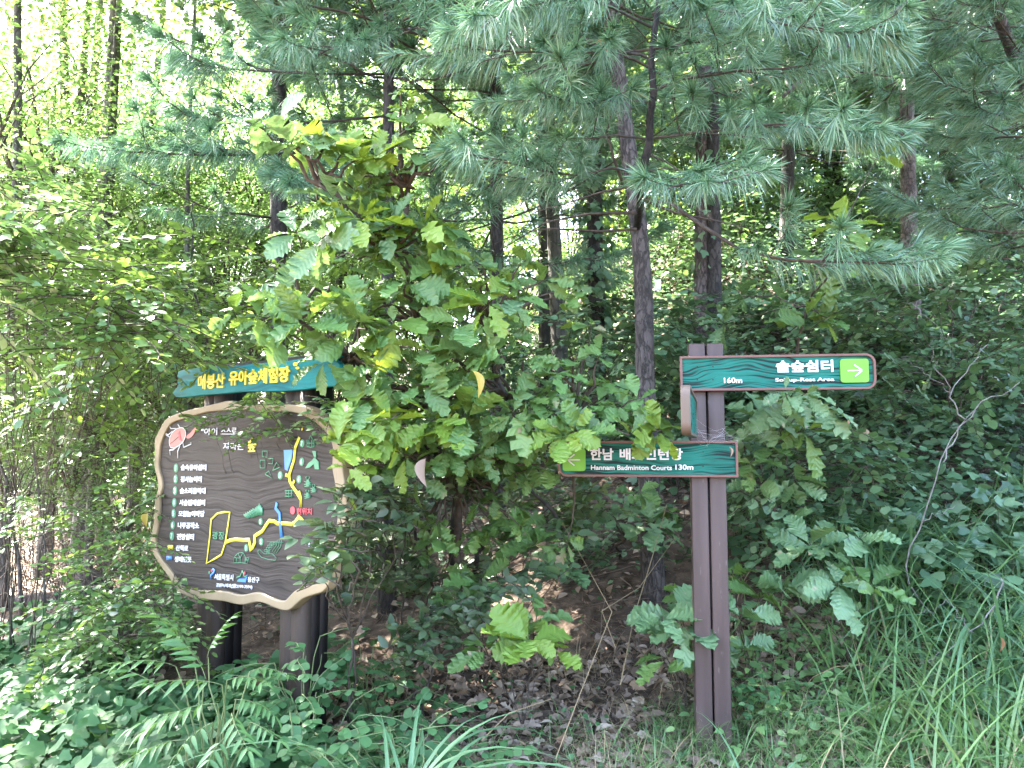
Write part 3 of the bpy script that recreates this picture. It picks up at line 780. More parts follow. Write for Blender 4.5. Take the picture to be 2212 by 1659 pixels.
    # pictograms
    def pic(nm, strokes, w=.0035, fm=Bz2, mt='green'):
        b = None; allv = []
        for s in strokes:
            o = stroke_obj(nm, [fm(*p) for p in s], w, yy, M[mt], panel); allv.append(o)
        me0 = allv[0].data; V = []; Fc = []; n0 = 0
        for o in allv:
            k = len(o.data.vertices); c = np.zeros(k * 3, dtype=np.float32); o.data.vertices.foreach_get('co', c); V.append(c.reshape(-1, 3))
            f = np.zeros(len(o.data.loops), dtype=np.int32); o.data.loops.foreach_get('vertex_index', f); Fc.append(f.reshape(-1, 3) + n0); n0 += k
            bpy.data.objects.remove(o)
        obj(nm, npmesh(nm, np.concatenate(V), np.concatenate(Fc), M[mt]), panel)
    pic('hut_drawing', [[(665, 490), (672, 450), (700, 420), (735, 415), (752, 442), (750, 490), (665, 490)], [(672, 450), (690, 455), (690, 488)], [(700, 420), (716, 455), (716, 488)], [(690, 455), (716, 455), (735, 415)], [(752, 455), (780, 450), (768, 495), (735, 492)], [(750, 470), (775, 470)], [(760, 455), (752, 492)]])
    pic('slide_drawing', [[(845, 400), (860, 395), (890, 425), (950, 425), (978, 455), (970, 472), (920, 465), (870, 450), (845, 420), (845, 400)], [(910, 335), (1030, 342)], [(1015, 325), (1010, 370), (975, 425)], [(1000, 325), (995, 365), (960, 420)], [(985, 325), (980, 360), (945, 412)]] +
        [[(x, y), (x + 16, y), (x + 16, y + 14), (x, y + 14), (x, y)] for x, y in ((930, 345), (955, 345), (915, 362), (940, 362), (905, 378), (925, 378), (892, 394), (915, 400), (908, 410))], .0028)
    pic('log_drawing', [[(740 + i * 13, 140 - i * 8), (775 + i * 11, 165 - i * 8)] for i in range(6)] + [[(795 + i * 11, 115 - i * 9), (795 + i * 11, 165 - i * 4)] for i in range(6)] + [[(855 + i * 9, 60 + i * 14), (855 + i * 9, 145)] for i in range(3)], .010)
    pic('swing_drawing', [[(1300, 1372), (1300, 1440)], [(1325, 1372), (1325, 1442)], [(1352, 1372), (1352, 1442)], [(1290, 1380), (1365, 1380)], [(1295, 1405), (1362, 1405)], [(1290, 1432), (1362, 1432)]], .005, Bz1)
    pic('play_drawing', [[(1105, 1225), (1140, 1195), (1172, 1265), (1105, 1225)], [(1175, 1190), (1212, 1118), (1250, 1160), (1175, 1190)]], .005, Bz1)
    pic('barrel_drawing', [[(1080, 1010), (1125, 1010), (1125, 1070), (1080, 1060), (1080, 1010)], [(1060, 1095), (1105, 1095), (1105, 1170), (1060, 1165), (1060, 1095)], [(1135, 1080), (1180, 1080), (1175, 1130), (1135, 1125)]], .005, Bz1)
    pic('tower_drawing', [[(1497, 905), (1497, 965), (1530, 975), (1562, 968), (1560, 905)], [(1515, 905), (1515, 970)], [(1542, 905), (1542, 970)], [(1500, 935), (1560, 938)], [(1515, 900), (1530, 865), (1548, 900)]], .005, Bz1)
    poly_obj('worker_drawing', [[Bz1(*p) for p in ((1545, 1010), (1580, 1008), (1582, 1075), (1560, 1060))], [Bz1(*p) for p in ((1480, 1170), (1510, 1120), (1540, 1100), (1565, 1068), (1605, 1110), (1610, 1180), (1570, 1178), (1560, 1130), (1520, 1165))]], yy, .003, M['green'], panel)
    for (cx, cy_, s) in ((1503, 1310, 34), (1557, 1370, 26), (1500, 1425, 28)):
        body = [Bz1(cx + s * .55 * math.cos(t), cy_ + s * 1.0 * math.sin(t)) for t in np.linspace(0, 6.28, 12)[:-1]]
        bo = poly_obj('stag_beetle_drawing', [body], yy, .003, M['green'], panel)
        pic('stag_beetle_legs', [[(cx - s, cy_ - s * .5), (cx + s, cy_ - s * .1)], [(cx - s, cy_ + .3 * s), (cx + s, cy_ + s * .3)], [(cx - s * .9, cy_ + .9 * s), (cx + s * .9, cy_ + s * .7)], [(cx - .2 * s, cy_ - s), (cx - s * .6, cy_ - 1.7 * s), (cx - .1 * s, cy_ - 1.8 * s)], [(cx + .2 * s, cy_ - s), (cx + s * .6, cy_ - 1.6 * s), (cx + .3 * s, cy_ - 1.8 * s)]], .004, Bz1)
    # compass
    a = Bz2(1213, 372); text_obj('lettering', 'N', (a, Bz2(1236, 372), Bz2(1213, 346)[1] - a[1]), yy, M['white'], panel, .01, .003)
    pic('compass', [[(1278, 315), (1278, 408)], [(1240, 360), (1310, 362)], [(1258, 335), (1298, 390)], [(1298, 335), (1258, 390)]], .003, mt='white')
    c0 = Bz2(1278, 361); q = np.linspace(0, 6.28, 20)
    stroke_obj('compass_ring', [(c0[0] + .021 * math.cos(t), c0[1] + .021 * math.sin(t)) for t in q], .0035, yy, M['white'], panel)
    # red beetle
    body = [(215, 960), (210, 900), (240, 830), (300, 790), (355, 795), (370, 850), (355, 900), (330, 940), (280, 975), (235, 985)]
    poly_obj('beetle_emblem', [smooth_poly([Bz1(*p) for p in body])], yy, .003, M['salmon'], panel)
    poly_obj('beetle_emblem', [smooth_poly([Bz1(*p) for p in ((372, 865), (410, 840), (440, 800), (462, 780), (455, 830), (425, 875), (395, 895), (370, 890))])], yy, .003, M['salmon'], panel)
    stroke_obj('beetle_outline', list(smooth_poly([Bz1(*p) for p in body])), .004, yy - .001, M['white'], panel, closed=True)
    stroke_obj('beetle_line', [Bz1(222, 942), Bz1(315, 865)], .004, yy - .001, M['board'], panel)
    poly_obj('bow', [[Bz1(*p) for p in ((290, 845), (303, 868), (302, 905), (330, 915), (318, 880), (312, 825))]], yy - .002, .003, M['red'], panel)
    pic('beetle_legs', [[(240, 825), (200, 860), (165, 835), (185, 862), (215, 880)], [(275, 800), (225, 800), (208, 765)], [(310, 790), (290, 760)], [(335, 920), (345, 975), (415, 945), (412, 930)], [(310, 960), (290, 1010), (290, 1078)], [(275, 975), (245, 1000), (215, 1000), (220, 1050)]], .006, Bz1, 'white')
    # crests and phone line
    st([(505, 605), (500, 580), (520, 565), (530, 545), (515, 535)], .012, 'blue', nm='river_crest')
    for c, mt in (((508, 547), 'red'), ((490, 560), 'green'), ((747, 563), 'red')):
        c0 = Bz2(*c); poly_obj('crest_dot', [[(c0[0] + .008 * math.cos(t), c0[1] + .008 * math.sin(t)) for t in np.linspace(0, 6.28, 10)[:-1]]], yy, .003, M[mt], panel)
    pic('mountain_crest', [[(688, 597), (715, 590), (730, 548), (745, 592), (765, 585)]], .008)
    poly_obj('fan_crest', [[Bz2(*p) for p in ((705, 605), (750, 605), (770, 570), (755, 632), (692, 625))]], yy, .003, M['blue'], panel)
    for tx, x0, x1, yb, hh, bo in (('서울특별시', 527, 664, 612, 44, .01), ('용산구', 770, 853, 630, 40, .01), ('공원녹지과(☎2199-7594)', 540, 802, 668, 32, .012)):
        a = Bz2(x0, yb); b = Bz2(x1, yb + (x1 - x0) * .06); h = Bz2(x0, yb - hh)[1] - a[1]
        text_obj('lettering', tx, (a, b, h), yy, M['white'], panel, bo, .003)
    return root
build_board()

# ------------------------------------------------------------------ signpost
sp_L = P(1470, 800, 3.66); sp_R = P(1885, 800, 3.54)
SPHI = math.atan2(sp_R[1] - sp_L[1], sp_R[0] - sp_L[0])
sc_ = P(1527, 800, 3.645)
SORG = np.array([sc_[0], sc_[1], H(sc_[0], sc_[1])])
Sm = plane_map(SORG, SPHI)
def Sz(x, y): return Sm((2150 + x * 1350 / 2212) * K, (1300 + y * 1350 / 2212) * K)
M['sign_green'] = grain_mat('green_sign_grain', (0.006, 0.118, 0.092), (0.001, 0.014, 0.014), 85, 1.0, .5, .006, 2.4, gw=(.40, .50), spec=.2)
M['sign_frame'] = plain_mat('sign_frame', (0.115, 0.055, 0.047), (0.14, 0.07, 0.062), 6, .45, .05)
M['lime'] = flat_mat('lime_tile', (0.11, 0.30, 0.025))
M['post'] = plain_mat('signpost_paint', (0.052, 0.035, 0.033), (0.078, 0.053, 0.050), 9, .5, .35, (1.5, 1.5, .10), c3=(0.080, 0.054, 0.054))
def muddy(m, z0=.28, col=(0.10, 0.075, 0.055)):
    nt = m.node_tree; ns = nt.nodes; ln = nt.links
    bs = [n for n in ns if n.type == 'BSDF_PRINCIPLED'][0]; src = bs.inputs['Base Color'].links[0].from_socket
    tc = N(ns, 'TexCoord'); sp = N(ns, 'SeparateXYZ'); ln.new(tc.outputs['Object'], sp.inputs[0])
    no = N(ns, 'TexNoise'); no.inputs['Scale'].default_value = 16; no.inputs['Detail'].default_value = 6; ln.new(tc.outputs['Object'], no.inputs['Vector'])
    a = N(ns, 'Math', operation='MULTIPLY_ADD'); ln.new(no.outputs['Fac'], a.inputs[0]); a.inputs[1].default_value = z0 * 1.5; ln.new(sp.outputs[2], a.inputs[2])
    mr = N(ns, 'MapRange'); mr.inputs['From Min'].default_value = z0 * .9; mr.inputs['From Max'].default_value = z0 * 1.5; mr.inputs['To Min'].default_value = .75; mr.inputs['To Max'].default_value = 0
    ln.new(a.outputs[0], mr.inputs['Value'])
    mx = N(ns, 'Mix', data_type='RGBA'); ln.new(mr.outputs[0], mx.inputs['Factor']); ln.new(src, mx.inputs['A']); mx.inputs['B'].default_value = (*col, 1)
    # fine scratches and pale scuffs
    n2 = N(ns, 'TexNoise'); n2.inputs['Scale'].default_value = 55; n2.inputs['Detail'].default_value = 4; mp = N(ns, 'Mapping'); mp.inputs['Scale'].default_value = (1, 1, .3)
    ln.new(tc.outputs['Object'], mp.inputs[0]); ln.new(mp.outputs[0], n2.inputs['Vector'])
    r = ramp(ns, [(.66, (0, 0, 0)), (.74, (.55, .55, .55))]); ln.new(n2.outputs['Fac'], r.inputs[0])
    m2 = N(ns, 'Mix', data_type='RGBA'); ln.new(r.outputs[0], m2.inputs['Factor']); ln.new(mx.outputs['Result'], m2.inputs['A']); m2.inputs['B'].default_value = (.13, .10, .095, 1)
    ln.new(m2.outputs['Result'], bs.inputs['Base Color'])
muddy(M['post']); muddy(M['post_b'], .3); muddy(M['rim'], .0, (.1, .1, .06))
def rrect(x0, x1, z0, z1, rl, rr):
    p = []
    def arc(cx, cz, r, a0, a1):
        if r < 1e-4: p.append((cx, cz)); return
        for a in np.linspace(a0, a1, 8): p.append((cx + r * math.cos(a), cz + r * math.sin(a)))
    h = math.pi / 2
    arc(x0 + rl, z0 + rl, rl, 2 * h, 3 * h); arc(x1 - rr, z0 + rr, rr, 3 * h, 4 * h)
    arc(x1 - rr, z1 - rr, rr, 0, h); arc(x0 + rl, z1 - rl, rl, h, 2 * h)
    return np.array(p)

def build_sign():
    root = thing('signpost', SORG, 'brown double beam signpost with two green arrow signs and one edge-on sign', 'signpost', rz=SPHI)
    zt = Sm(1527, 740)[1]
    W = .168
    for k in (-1, 1):
        b = MB(); b.box((k * (W / 4 + .0015), .065, zt / 2 - .15), (W / 2 - .006, .085, zt + .30))
        me = b.mesh('post_beam', M['post']); o = obj('post_beam', me, root)
        bv = o.modifiers.new('bevel', 'BEVEL'); bv.width = .006; bv.segments = 2
    b = MB(); b.box((0, .078, zt / 2 - .15), (.03, .05, zt + .28)); obj('post_core', b.mesh('post_core', M['post_dark']), root)
    def sign(x0, x1, zb, ztp, rl, rr, tilt=0.0):
        pl = poly_obj('sign_board', [rrect(x0 + .004, x1 - .004, zb + .004, ztp - .004, max(rl - .004, 0), max(rr - .004, 0))], -.002, .022, M['sign_green'], root)
        fw = .0115
        fr = poly_obj('sign_frame', [rrect(x0, x1, zb, ztp, rl, rr), rrect(x0 + fw, x1 - fw, zb + fw, ztp - fw, max(rl - fw, 0), max(rr - fw, 0))], -.014, .036, M['sign_frame'], pl, .002)
        return pl
    xa, za = Sz(866, 395); xb, zb_ = Sz(2120, 160)
    up = sign(xa, xb, Sz(1500, 388)[1], Sz(1500, 160)[1], .0, .045)
    ya = -.008
    def txt(s, x0, x1, yb, yt, par, bold, mt='white'):
        a = Sz(x0, yb); b = Sz(x1, yb); text_obj('lettering', s, ((a[0], a[1]), (b[0], a[1]), Sz(x0, yt)[1] - a[1]), ya, M[mt], par, bold, .007)
    txt('솔숲쉼터', 1482, 1852, 275, 197, up, .03)
    txt('Solsup-Rest Area', 1478, 1858, 340, 310, up, .022)
    txt('160m', 1147, 1264, 343, 307, up, .022)
    a0 = Sz(1898, 340); a1 = Sz(2076, 184)
    poly_obj('arrow_tile', [rrect(a0[0], a1[0], a0[1], a1[1], .014, .014)], -.010, .010, M['lime'], up, .001)
    c = (a0 + a1) / 2
    for pts in ([(c[0] - .033, c[1] - .001), (c[0] + .032, c[1])], [(c[0] - .002, c[1] + .027), (c[0] + .033, c[1] + .001)], [(c[0] - .002, c[1] - .030), (c[0] + .033, c[1] - .001)]):
        stroke_obj('arrow', pts, .006, -.0135, M['white'], up, .003)
    for x, y in ((975, 236), (1076, 236), (975, 320), (1076, 320)):
        q = Sz(x, y); poly_obj('bolt', [[(q[0] + .004 * math.cos(t), q[1] + .003 * math.sin(t)) for t in np.linspace(0, 6.28, 9)[:-1]]], -.005, .004, M['post_dark'], up)
    xa, _ = Sz(78, 800); xb, _ = Sz(1236, 800)
    lo = sign(xa, xb, Sz(900, 948)[1], Sz(900, 714)[1], .045, .0)
    a0 = Sz(108, 908); a1 = Sz(255, 765)
    poly_obj('arrow_tile', [rrect(a0[0], a1[0], a0[1], a1[1], .014, .014)], -.010, .010, M['lime'], lo, .001)
    c = (a0 + a1) / 2
    for pts in ([(c[0] + .030, c[1]), (c[0] - .030, c[1])], [(c[0] + .002, c[1] + .027), (c[0] - .031, c[1] + .001)], [(c[0] + .002, c[1] - .028), (c[0] - .031, c[1] - .001)]):
        stroke_obj('arrow', pts, .006, -.0135, M['white'], lo, .003)
    txt('한남', 286, 436, 838, 762, lo, .03); txt('배드민턴장', 475, 882, 838, 762, lo, .03)
    txt('Hannam Badminton Courts', 290, 812, 901, 870, lo, .022); txt('130m', 834, 950, 901, 866, lo, .022)
    for x, y in ((1012, 785), (1012, 878)):
        q = Sz(x, y); poly_obj('bolt', [[(q[0] + .004 * math.cos(t), q[1] + .003 * math.sin(t)) for t in np.linspace(0, 6.28, 9)[:-1]]], -.005, .004, M['post_dark'], lo)
    # plank pointing at the viewer, seen edge-on
    n = P(1481, 884, 2.66); f = P(1499, 884, 3.60)
    c, s = math.cos(-SPHI), math.sin(-SPHI)
    def loc(p): d = p - SORG; return np.array([c * d[0] - s * d[1], s * d[0] + c * d[1], d[2]])
    n = loc(n); f = loc(f); d = f - n; L = np.linalg.norm(d[:2]); ang = math.atan2(d[1], d[0])
    zc = n[2]; hh = .090
    pr = rrect(0, L, -hh, hh, .045, .0)
    R = Matrix.Translation((n[0], n[1], zc)) @ Matrix.Rotation(ang, 4, 'Z')
    for sgn, nm, mt, th, yf in ((1, 'sign_board', M['sign_green'], .022, -.011), (1, 'sign_frame', M['post'], .034, -.017)):
        if nm == 'sign_board': o = poly_obj(nm, [rrect(.004, L, -hh + .004, hh - .004, .041, 0)], yf, th, mt, root); o.matrix_basis = R; keep = o
        else:
            fw = .0115; o = poly_obj(nm, [pr, rrect(fw, L - fw, -hh + fw, hh - fw, .034, 0)], yf, th, mt, keep, .002)
    return root
build_sign()

# ================================================================== vegetation
def place(me, name, parent, R, t, s, label=None):
    return obj(name, me, parent, MX(R, t, s), label=label)

def Rdir(d, tilt=.25, up=None):
    return frames(np.array([d], float), None if up is None else np.array([up], float), tilt)[0]

# ------------------------------------------------------------------ leaf litter, fallen needles, twigs
def litter():
    n = 15000
    T = T_ovate(.30, .25, .35, 3, .55)
    x = rng.uniform(-7, 6.5, n); y = 2.2 + 9.5 * rng.random(n) ** 1.5
    a = rng.uniform(0, 6.28, n)
    d = np.stack([np.cos(a), np.sin(a), rng.normal(0.0, .25, n)], 1)
    z = H(x, y) + .02 + rng.uniform(-.005, .03, n)
    b = MB(); b.scatter(T, frames(d, tilt=.45), np.stack([x, y, z], 1), rng.uniform(.035, .10, n), rng.random(n))
    tag(obj('fallen_leaves', b.mesh('fallen_leaves', M['litter'])), 'dry grey brown leaves littering the bare ground between the signs', 'leaf litter', kind='stuff')
    n = 3400
    x = rng.uniform(-1.0, 2.0, n); y = rng.uniform(2.6, 4.7, n); a = rng.uniform(0, 6.28, n)
    d = np.stack([np.cos(a), np.sin(a), rng.normal(0.1, .35, n)], 1)
    b = MB(); h_ = n // 10
    for i in range(5):
        sl = slice(i * h_ // 1, (i + 1) * h_)
        b.scatter(T_oak(60 + i, 2), frames(d[sl], tilt=.35), np.stack([x, y, H(x, y) + .02 + rng.uniform(0, .03, n)], 1)[sl], np.stack([rng.uniform(.07, .12, h_)] * 2 + [rng.uniform(.05, .22, h_)], 1), rng.random(h_))
    sl = slice(5 * h_, n); q_ = n - 5 * h_
    b.scatter(T_ovate(.20, .35, .9, 4, .45), frames(d[sl], tilt=.5), np.stack([x, y, H(x, y) + .02 + rng.uniform(0, .025, n)], 1)[sl], rng.uniform(.03, .085, q_), rng.random(q_))
    tag(obj('curled_leaves', b.mesh('curled_leaves', M['litter'])), 'pale curled dead leaves heaped on the bank in front of the big oak', 'leaf litter', kind='stuff')
    n = 26000
    x = rng.uniform(-2.5, 4.5, n); y = 2.3 + 5.5 * rng.random(n) ** 1.3; a = rng.uniform(0, 3.14, n)
    d = np.stack([np.cos(a), np.sin(a), rng.normal(0, .12, n)], 1)
    w = .0013; V = np.array([[-w, 0, 0], [w, 0, 0], [0, 1, 0]]) ; V[:, 0] *= 10
    T = (V, np.array([[0, 1, 2]]), V[:, :2])
    L = rng.uniform(.06, .13, n)
    b = MB(); b.scatter(T, frames(d, tilt=.3), np.stack([x, y, H(x, y) + .028 + rng.uniform(0, .025, n)], 1), np.stack([np.full(n, .11), L, L], 1), rng.random(n))
    tag(obj('fallen_needles', b.mesh('fallen_needles', M['needle_litter'])), 'rust brown pine needles matted over the slope', 'needle litter', kind='stuff')
    b = MB()
    for i in range(420):
        x = rng.uniform(-6, 5); y = rng.uniform(2.8, 8); a = rng.uniform(0, 6.28); L = rng.uniform(.12, .7)
        x1, y1 = x + L * math.cos(a), y + L * math.sin(a)
        p = jitpath([x, y, H(x, y) + .04], [x1, y1, H(x1, y1) + .05 + rng.uniform(0, .1)], 6, .012)
        b.tube(p, np.linspace(rng.uniform(.0025, .006), .0015, 6), 4, rng.random())
    tag(obj('fallen_twigs', b.mesh('fallen_twigs', M['brush'])), 'thin dead twigs scattered over the ground', 'twigs', kind='stuff')
litter()

# dry brush thicket at the left, behind the shrubs
def brush():
    b = MB()
    for i in range(650):
        x = rng.uniform(-6.5, -.5); y = rng.uniform(6.2, 10.5); z = H(x, y)
        h = rng.uniform(.2, .95); a = rng.uniform(0, 6.28); l = rng.uniform(.3, 1.6) * h
        p = jitpath([x, y, z], [x + l * math.cos(a), y + l * math.sin(a), z + h], 6, .03, -.05)
        b.tube(p, np.linspace(rng.uniform(.003, .007), .0015, 6), 3, rng.random(), cap=False)
        for k in range(2):
            q = p[rng.integers(2, 5)]; a2 = rng.uniform(0, 6.28)
            b.tube(jitpath(q, q + [.3 * math.cos(a2), .3 * math.sin(a2), rng.uniform(-.1, .3)], 4, .02), [.003, .0025, .002, .001], 3, rng.random(), cap=False)
    tag(obj('dry_brush', b.mesh('dry_brush', M['brush'])), 'tangle of dry brown stems under the trees left of the map board', 'undergrowth', kind='stuff')
brush()

# ------------------------------------------------------------------ ground cover on the slope and at the left
def cover(name, label, n, xr, yr, mat, T, sizes, hmax, tilt=.35, cond=None, cat='ground cover', zp=1.0, clump=0):
    x = rng.uniform(*xr, n * 2); y = rng.uniform(*yr, n * 2)
    if clump:
        cx = rng.uniform(*xr, clump); cyy = rng.uniform(*yr, clump); k = rng.integers(0, clump, n * 2)
        x = cx[k] + rng.normal(0, .22, n * 2); y = cyy[k] + rng.normal(0, .22, n * 2)
    if cond is not None:
        m = cond(x, y); x, y = x[m], y[m]
    x, y = x[:n], y[:n]; n = len(x)
    hh = hmax * (.35 + .9 * np.array([max(0, noise.noise((px * 1.1, py * 1.1, 3.0)) + .45) for px, py in zip(x, y)]))
    z = H(x, y) + .03 + hh * rng.random(n) ** zp
    a = rng.uniform(0, 6.28, n); d = np.stack([np.cos(a), np.sin(a), rng.normal(-.15, .2, n)], 1)
    up = np.tile([0, -.55, 1.0], (n, 1)) + rng.normal(0, tilt, (n, 3))
    x_ = unit(np.cross(unit(d), up)); R = np.stack([x_, unit(d), np.cross(x_, unit(d))], 2)
    b = MB(); b.scatter(T, R, np.stack([x, y, z], 1), rng.uniform(*sizes, n), rng.random(n))
    for i in range(0, n, 14):
        p0 = [x[i] + rng.normal(0, .06), y[i] + rng.normal(0, .06), H(x[i], y[i])]
        b.tube(np.array([p0, (np.array(p0) + [x[i], y[i], z[i]]) / 2 + rng.normal(0, .02, 3), [x[i], y[i], z[i]]]), [.003, .0025, .0015], 3, rng.random(), mi=1, cap=False)
    return tag(obj(name, b.mesh(name, [M[mat], M['twig']])), label, cat, kind='stuff')

def on_slope(x, y):
    v = x - (.95 + .10 * (y - 3.7)) + .35 * np.sin(y * 2.1)
    return (v > 0) & (y > 3.9 + .25 * np.sin(x * 3)) & ~((x < 2.3) & (y < 4.9)) | ((x > -1.6) & (y > 7.0))
cover('slope_vine_leaves', 'bluish green vine leaves covering the slope behind the arrow signs', 30000, (-1.5, 7.5), (3.8, 12), 'vine', PALM[2], (.045, .10), .6, cond=on_slope, cat='vine')
cover('slope_ivy', 'lobed ivy leaves creeping over the slope at the right edge', 7000, (1.2, 6.5), (4.0, 9), 'vine', PALM[0], (.05, .13), .75, cond=on_slope, cat='ivy', zp=.6, clump=90)
cover('low_slope_weeds', 'small leaved weeds on the dark slope behind the central oak', 14000, (-2.5, 5), (5.4, 11), 'vine', HEX, (.03, .065), .6, cat='weeds', clump=260)
left_low = lambda x, y: (x < -1.15 - .25 * np.sin(y * 3)) & (y < 5.4 + .4 * np.sin(x * 2)) & ~((x > -2.35) & (y > 4.15))
cover('hop_leaves', 'soft lobed green leaves carpeting the lower left corner', 7500, (-4.2, -.9), (2.3, 5.6), 'hop', PALM[1], (.05, .105), .42, cond=left_low, cat='creeper', zp=.6)
cover('hop_small_leaves', 'small pointed leaves mixed in the lower left carpet', 4200, (-4.4, -.9), (2.3, 5.8), 'hop', OV, (.04, .08), .48, cond=left_low, cat='creeper', zp=.7)
cover('sapling_carpet', 'scattered green seedlings on the bare ground in the middle', 600, (-.6, 2.2), (2.6, 5.2), 'locust', OVB, (.02, .045), .07, cat='seedlings', clump=60)
cover('right_low_leaves', 'small green leaves low among the grass at the lower right', 5200, (1.2, 3.6), (2.3, 4.4), 'grass', OV, (.03, .07), .22, cat='weeds', clump=120)
cover('far_floor_leaves', 'green undergrowth on the far forest floor', 16000, (-14, 6), (9, 22), 'bright', HEX, (.09, .17), 1.3, cat='undergrowth', clump=400)

# ------------------------------------------------------------------ grass
def grass(name, label, n, reg, hr, w=1.0, mat='grass', cat='grass'):
    b = MB()
    x, y = reg(n)
    for i, T in enumerate(BLADES):
        m = np.arange(i, len(x), 4); k = len(m)
        a = rng.uniform(0, 6.28, k); h = rng.uniform(*hr, k)
        b.scatter(T, rotz(a), np.stack([x[m], y[m], H(x[m], y[m])], 1), np.stack([h * .9 * w, h, h], 1), rng.random(k))
    return tag(obj(name, b.mesh(name, M[mat])), label, cat, kind='stuff')
def reg_clumps(xr, yr, nc, sd, cond=None):
    def f(n):
        cx = rng.uniform(*xr, nc); cyy = rng.uniform(*yr, nc); k = rng.integers(0, nc, n)
        x = cx[k] + rng.normal(0, sd, n); y = cyy[k] + rng.normal(0, sd, n)
        if cond is not None: m = cond(x, y); x, y = x[m], y[m]
        return x, y
    return f
grass('short_grass', 'fine green grass around the foot of the signpost', 7000, reg_clumps((.55, 3.4), (2.35, 3.9), 150, .09), (.08, .34), .8)
grass('sparse_grass', 'sparse thin grass blades over the leaf litter', 2200, reg_clumps((-.9, 1.4), (2.5, 4.2), 60, .10), (.06, .26), .8)
grass('hanging_grass', 'long blue green grass hanging down the bank at the right', 2000, reg_clumps((1.7, 4.2), (3.0, 5.2), 130, .16), (.25, .85), .62, 'grass')
grass('striped_grass', 'longer drooping striped blades mixed into the bank grass', 700, reg_clumps((1.9, 4.2), (3.2, 5.0), 60, .10), (.5, 1.0), .9, 'reed')
grass('bank_straw', 'dry bent stalks among the bank grass', 500, reg_clumps((1.2, 4.2), (2.8, 5.0), 90, .12), (.2, .7), .4, 'straw')
grass('dry_grass', 'straw coloured dead grass at the foot of the signpost', 1900, reg_clumps((.2, 2.6), (2.5, 4.6), 90, .10), (.06, .3), .5, 'straw')

BL = [npmesh('blade', T[0], T[1], M['reed'], np.zeros(len(T[0])), T[2]) for T in [T_blade(9, .020, a, l, tw) for a, l, tw in ((1.1, .3, .4), (1.35, .35, -.5), (.9, .3, .7), (.6, .28, .3), (1.5, .4, .2))]]
def blade_clump(p, n, hr, label, group='clumps of broad bladed grass', wid=1.0, spread=.05, a0=0, a1=6.28):
    root = thing('broad_grass', p, label, 'grass clump', group)
    for i in range(n):
        a = rng.uniform(a0, a1); h = rng.uniform(*hr)
        R = rotz(np.array([a]))[0] * np.array([wid, 1, 1])[None, :]
        place(BL[rng.integers(0, len(BL))], 'blade', root, R, [rng.normal(0, spread), rng.normal(0, spread), -.01], h)
for px, py, n, hr, lab, w in ((845, 1659, 16, (.40, .62), 'upright broad bladed grass clump at the bottom edge below the round leaved shoots', 1.0),
                         (900, 1650, 7, (.25, .5), 'smaller broad grass tuft on the litter just right of the round leaved shoots', 1.0),
                         (1085, 1700, 5, (.25, .35), 'low arching grass tuft at the bottom edge in front of the litter', .9),
                         (1990, 1330, 26, (.6, 1.0), 'largest drooping clump of striped broad grass on the right bank', .8),
                         (2120, 1430, 22, (.5, .9), 'drooping broad grass clump at the right edge below the dead branch', .8),
                         (1880, 1240, 16, (.5, .95), 'tall broad grass clump between the arrow sign and the dead branch', .8),
                         (2190, 1600, 18, (.4, .7), 'broad grass clump in the lower right corner', .9),
                         (1960, 1640, 14, (.3, .5), 'broad grass clump at the bottom edge right of the signpost', .8),
                         (1650, 1650, 12, (.25, .45), 'grass tuft at the right foot of the signpost', .7),
                         (1440, 1650, 10, (.22, .42), 'grass tuft at the left foot of the signpost', .7),
                         (560, 1665, 9, (.25, .45), 'grass tuft at the bottom edge below the long leaved sumac', .8),
                         (1780, 1560, 12, (.25, .45), 'middling grass tuft on the litter right of the signpost', .7)):
    g = G(px, py) if py < 1610 else P(px, 1650, 2.93)
    if py >= 1610: hr = (hr[0] * 1.75, hr[1] * 1.7); w *= .62
    g[2] = H(g[0], g[1]); blade_clump(g, n, hr, lab, wid=w)

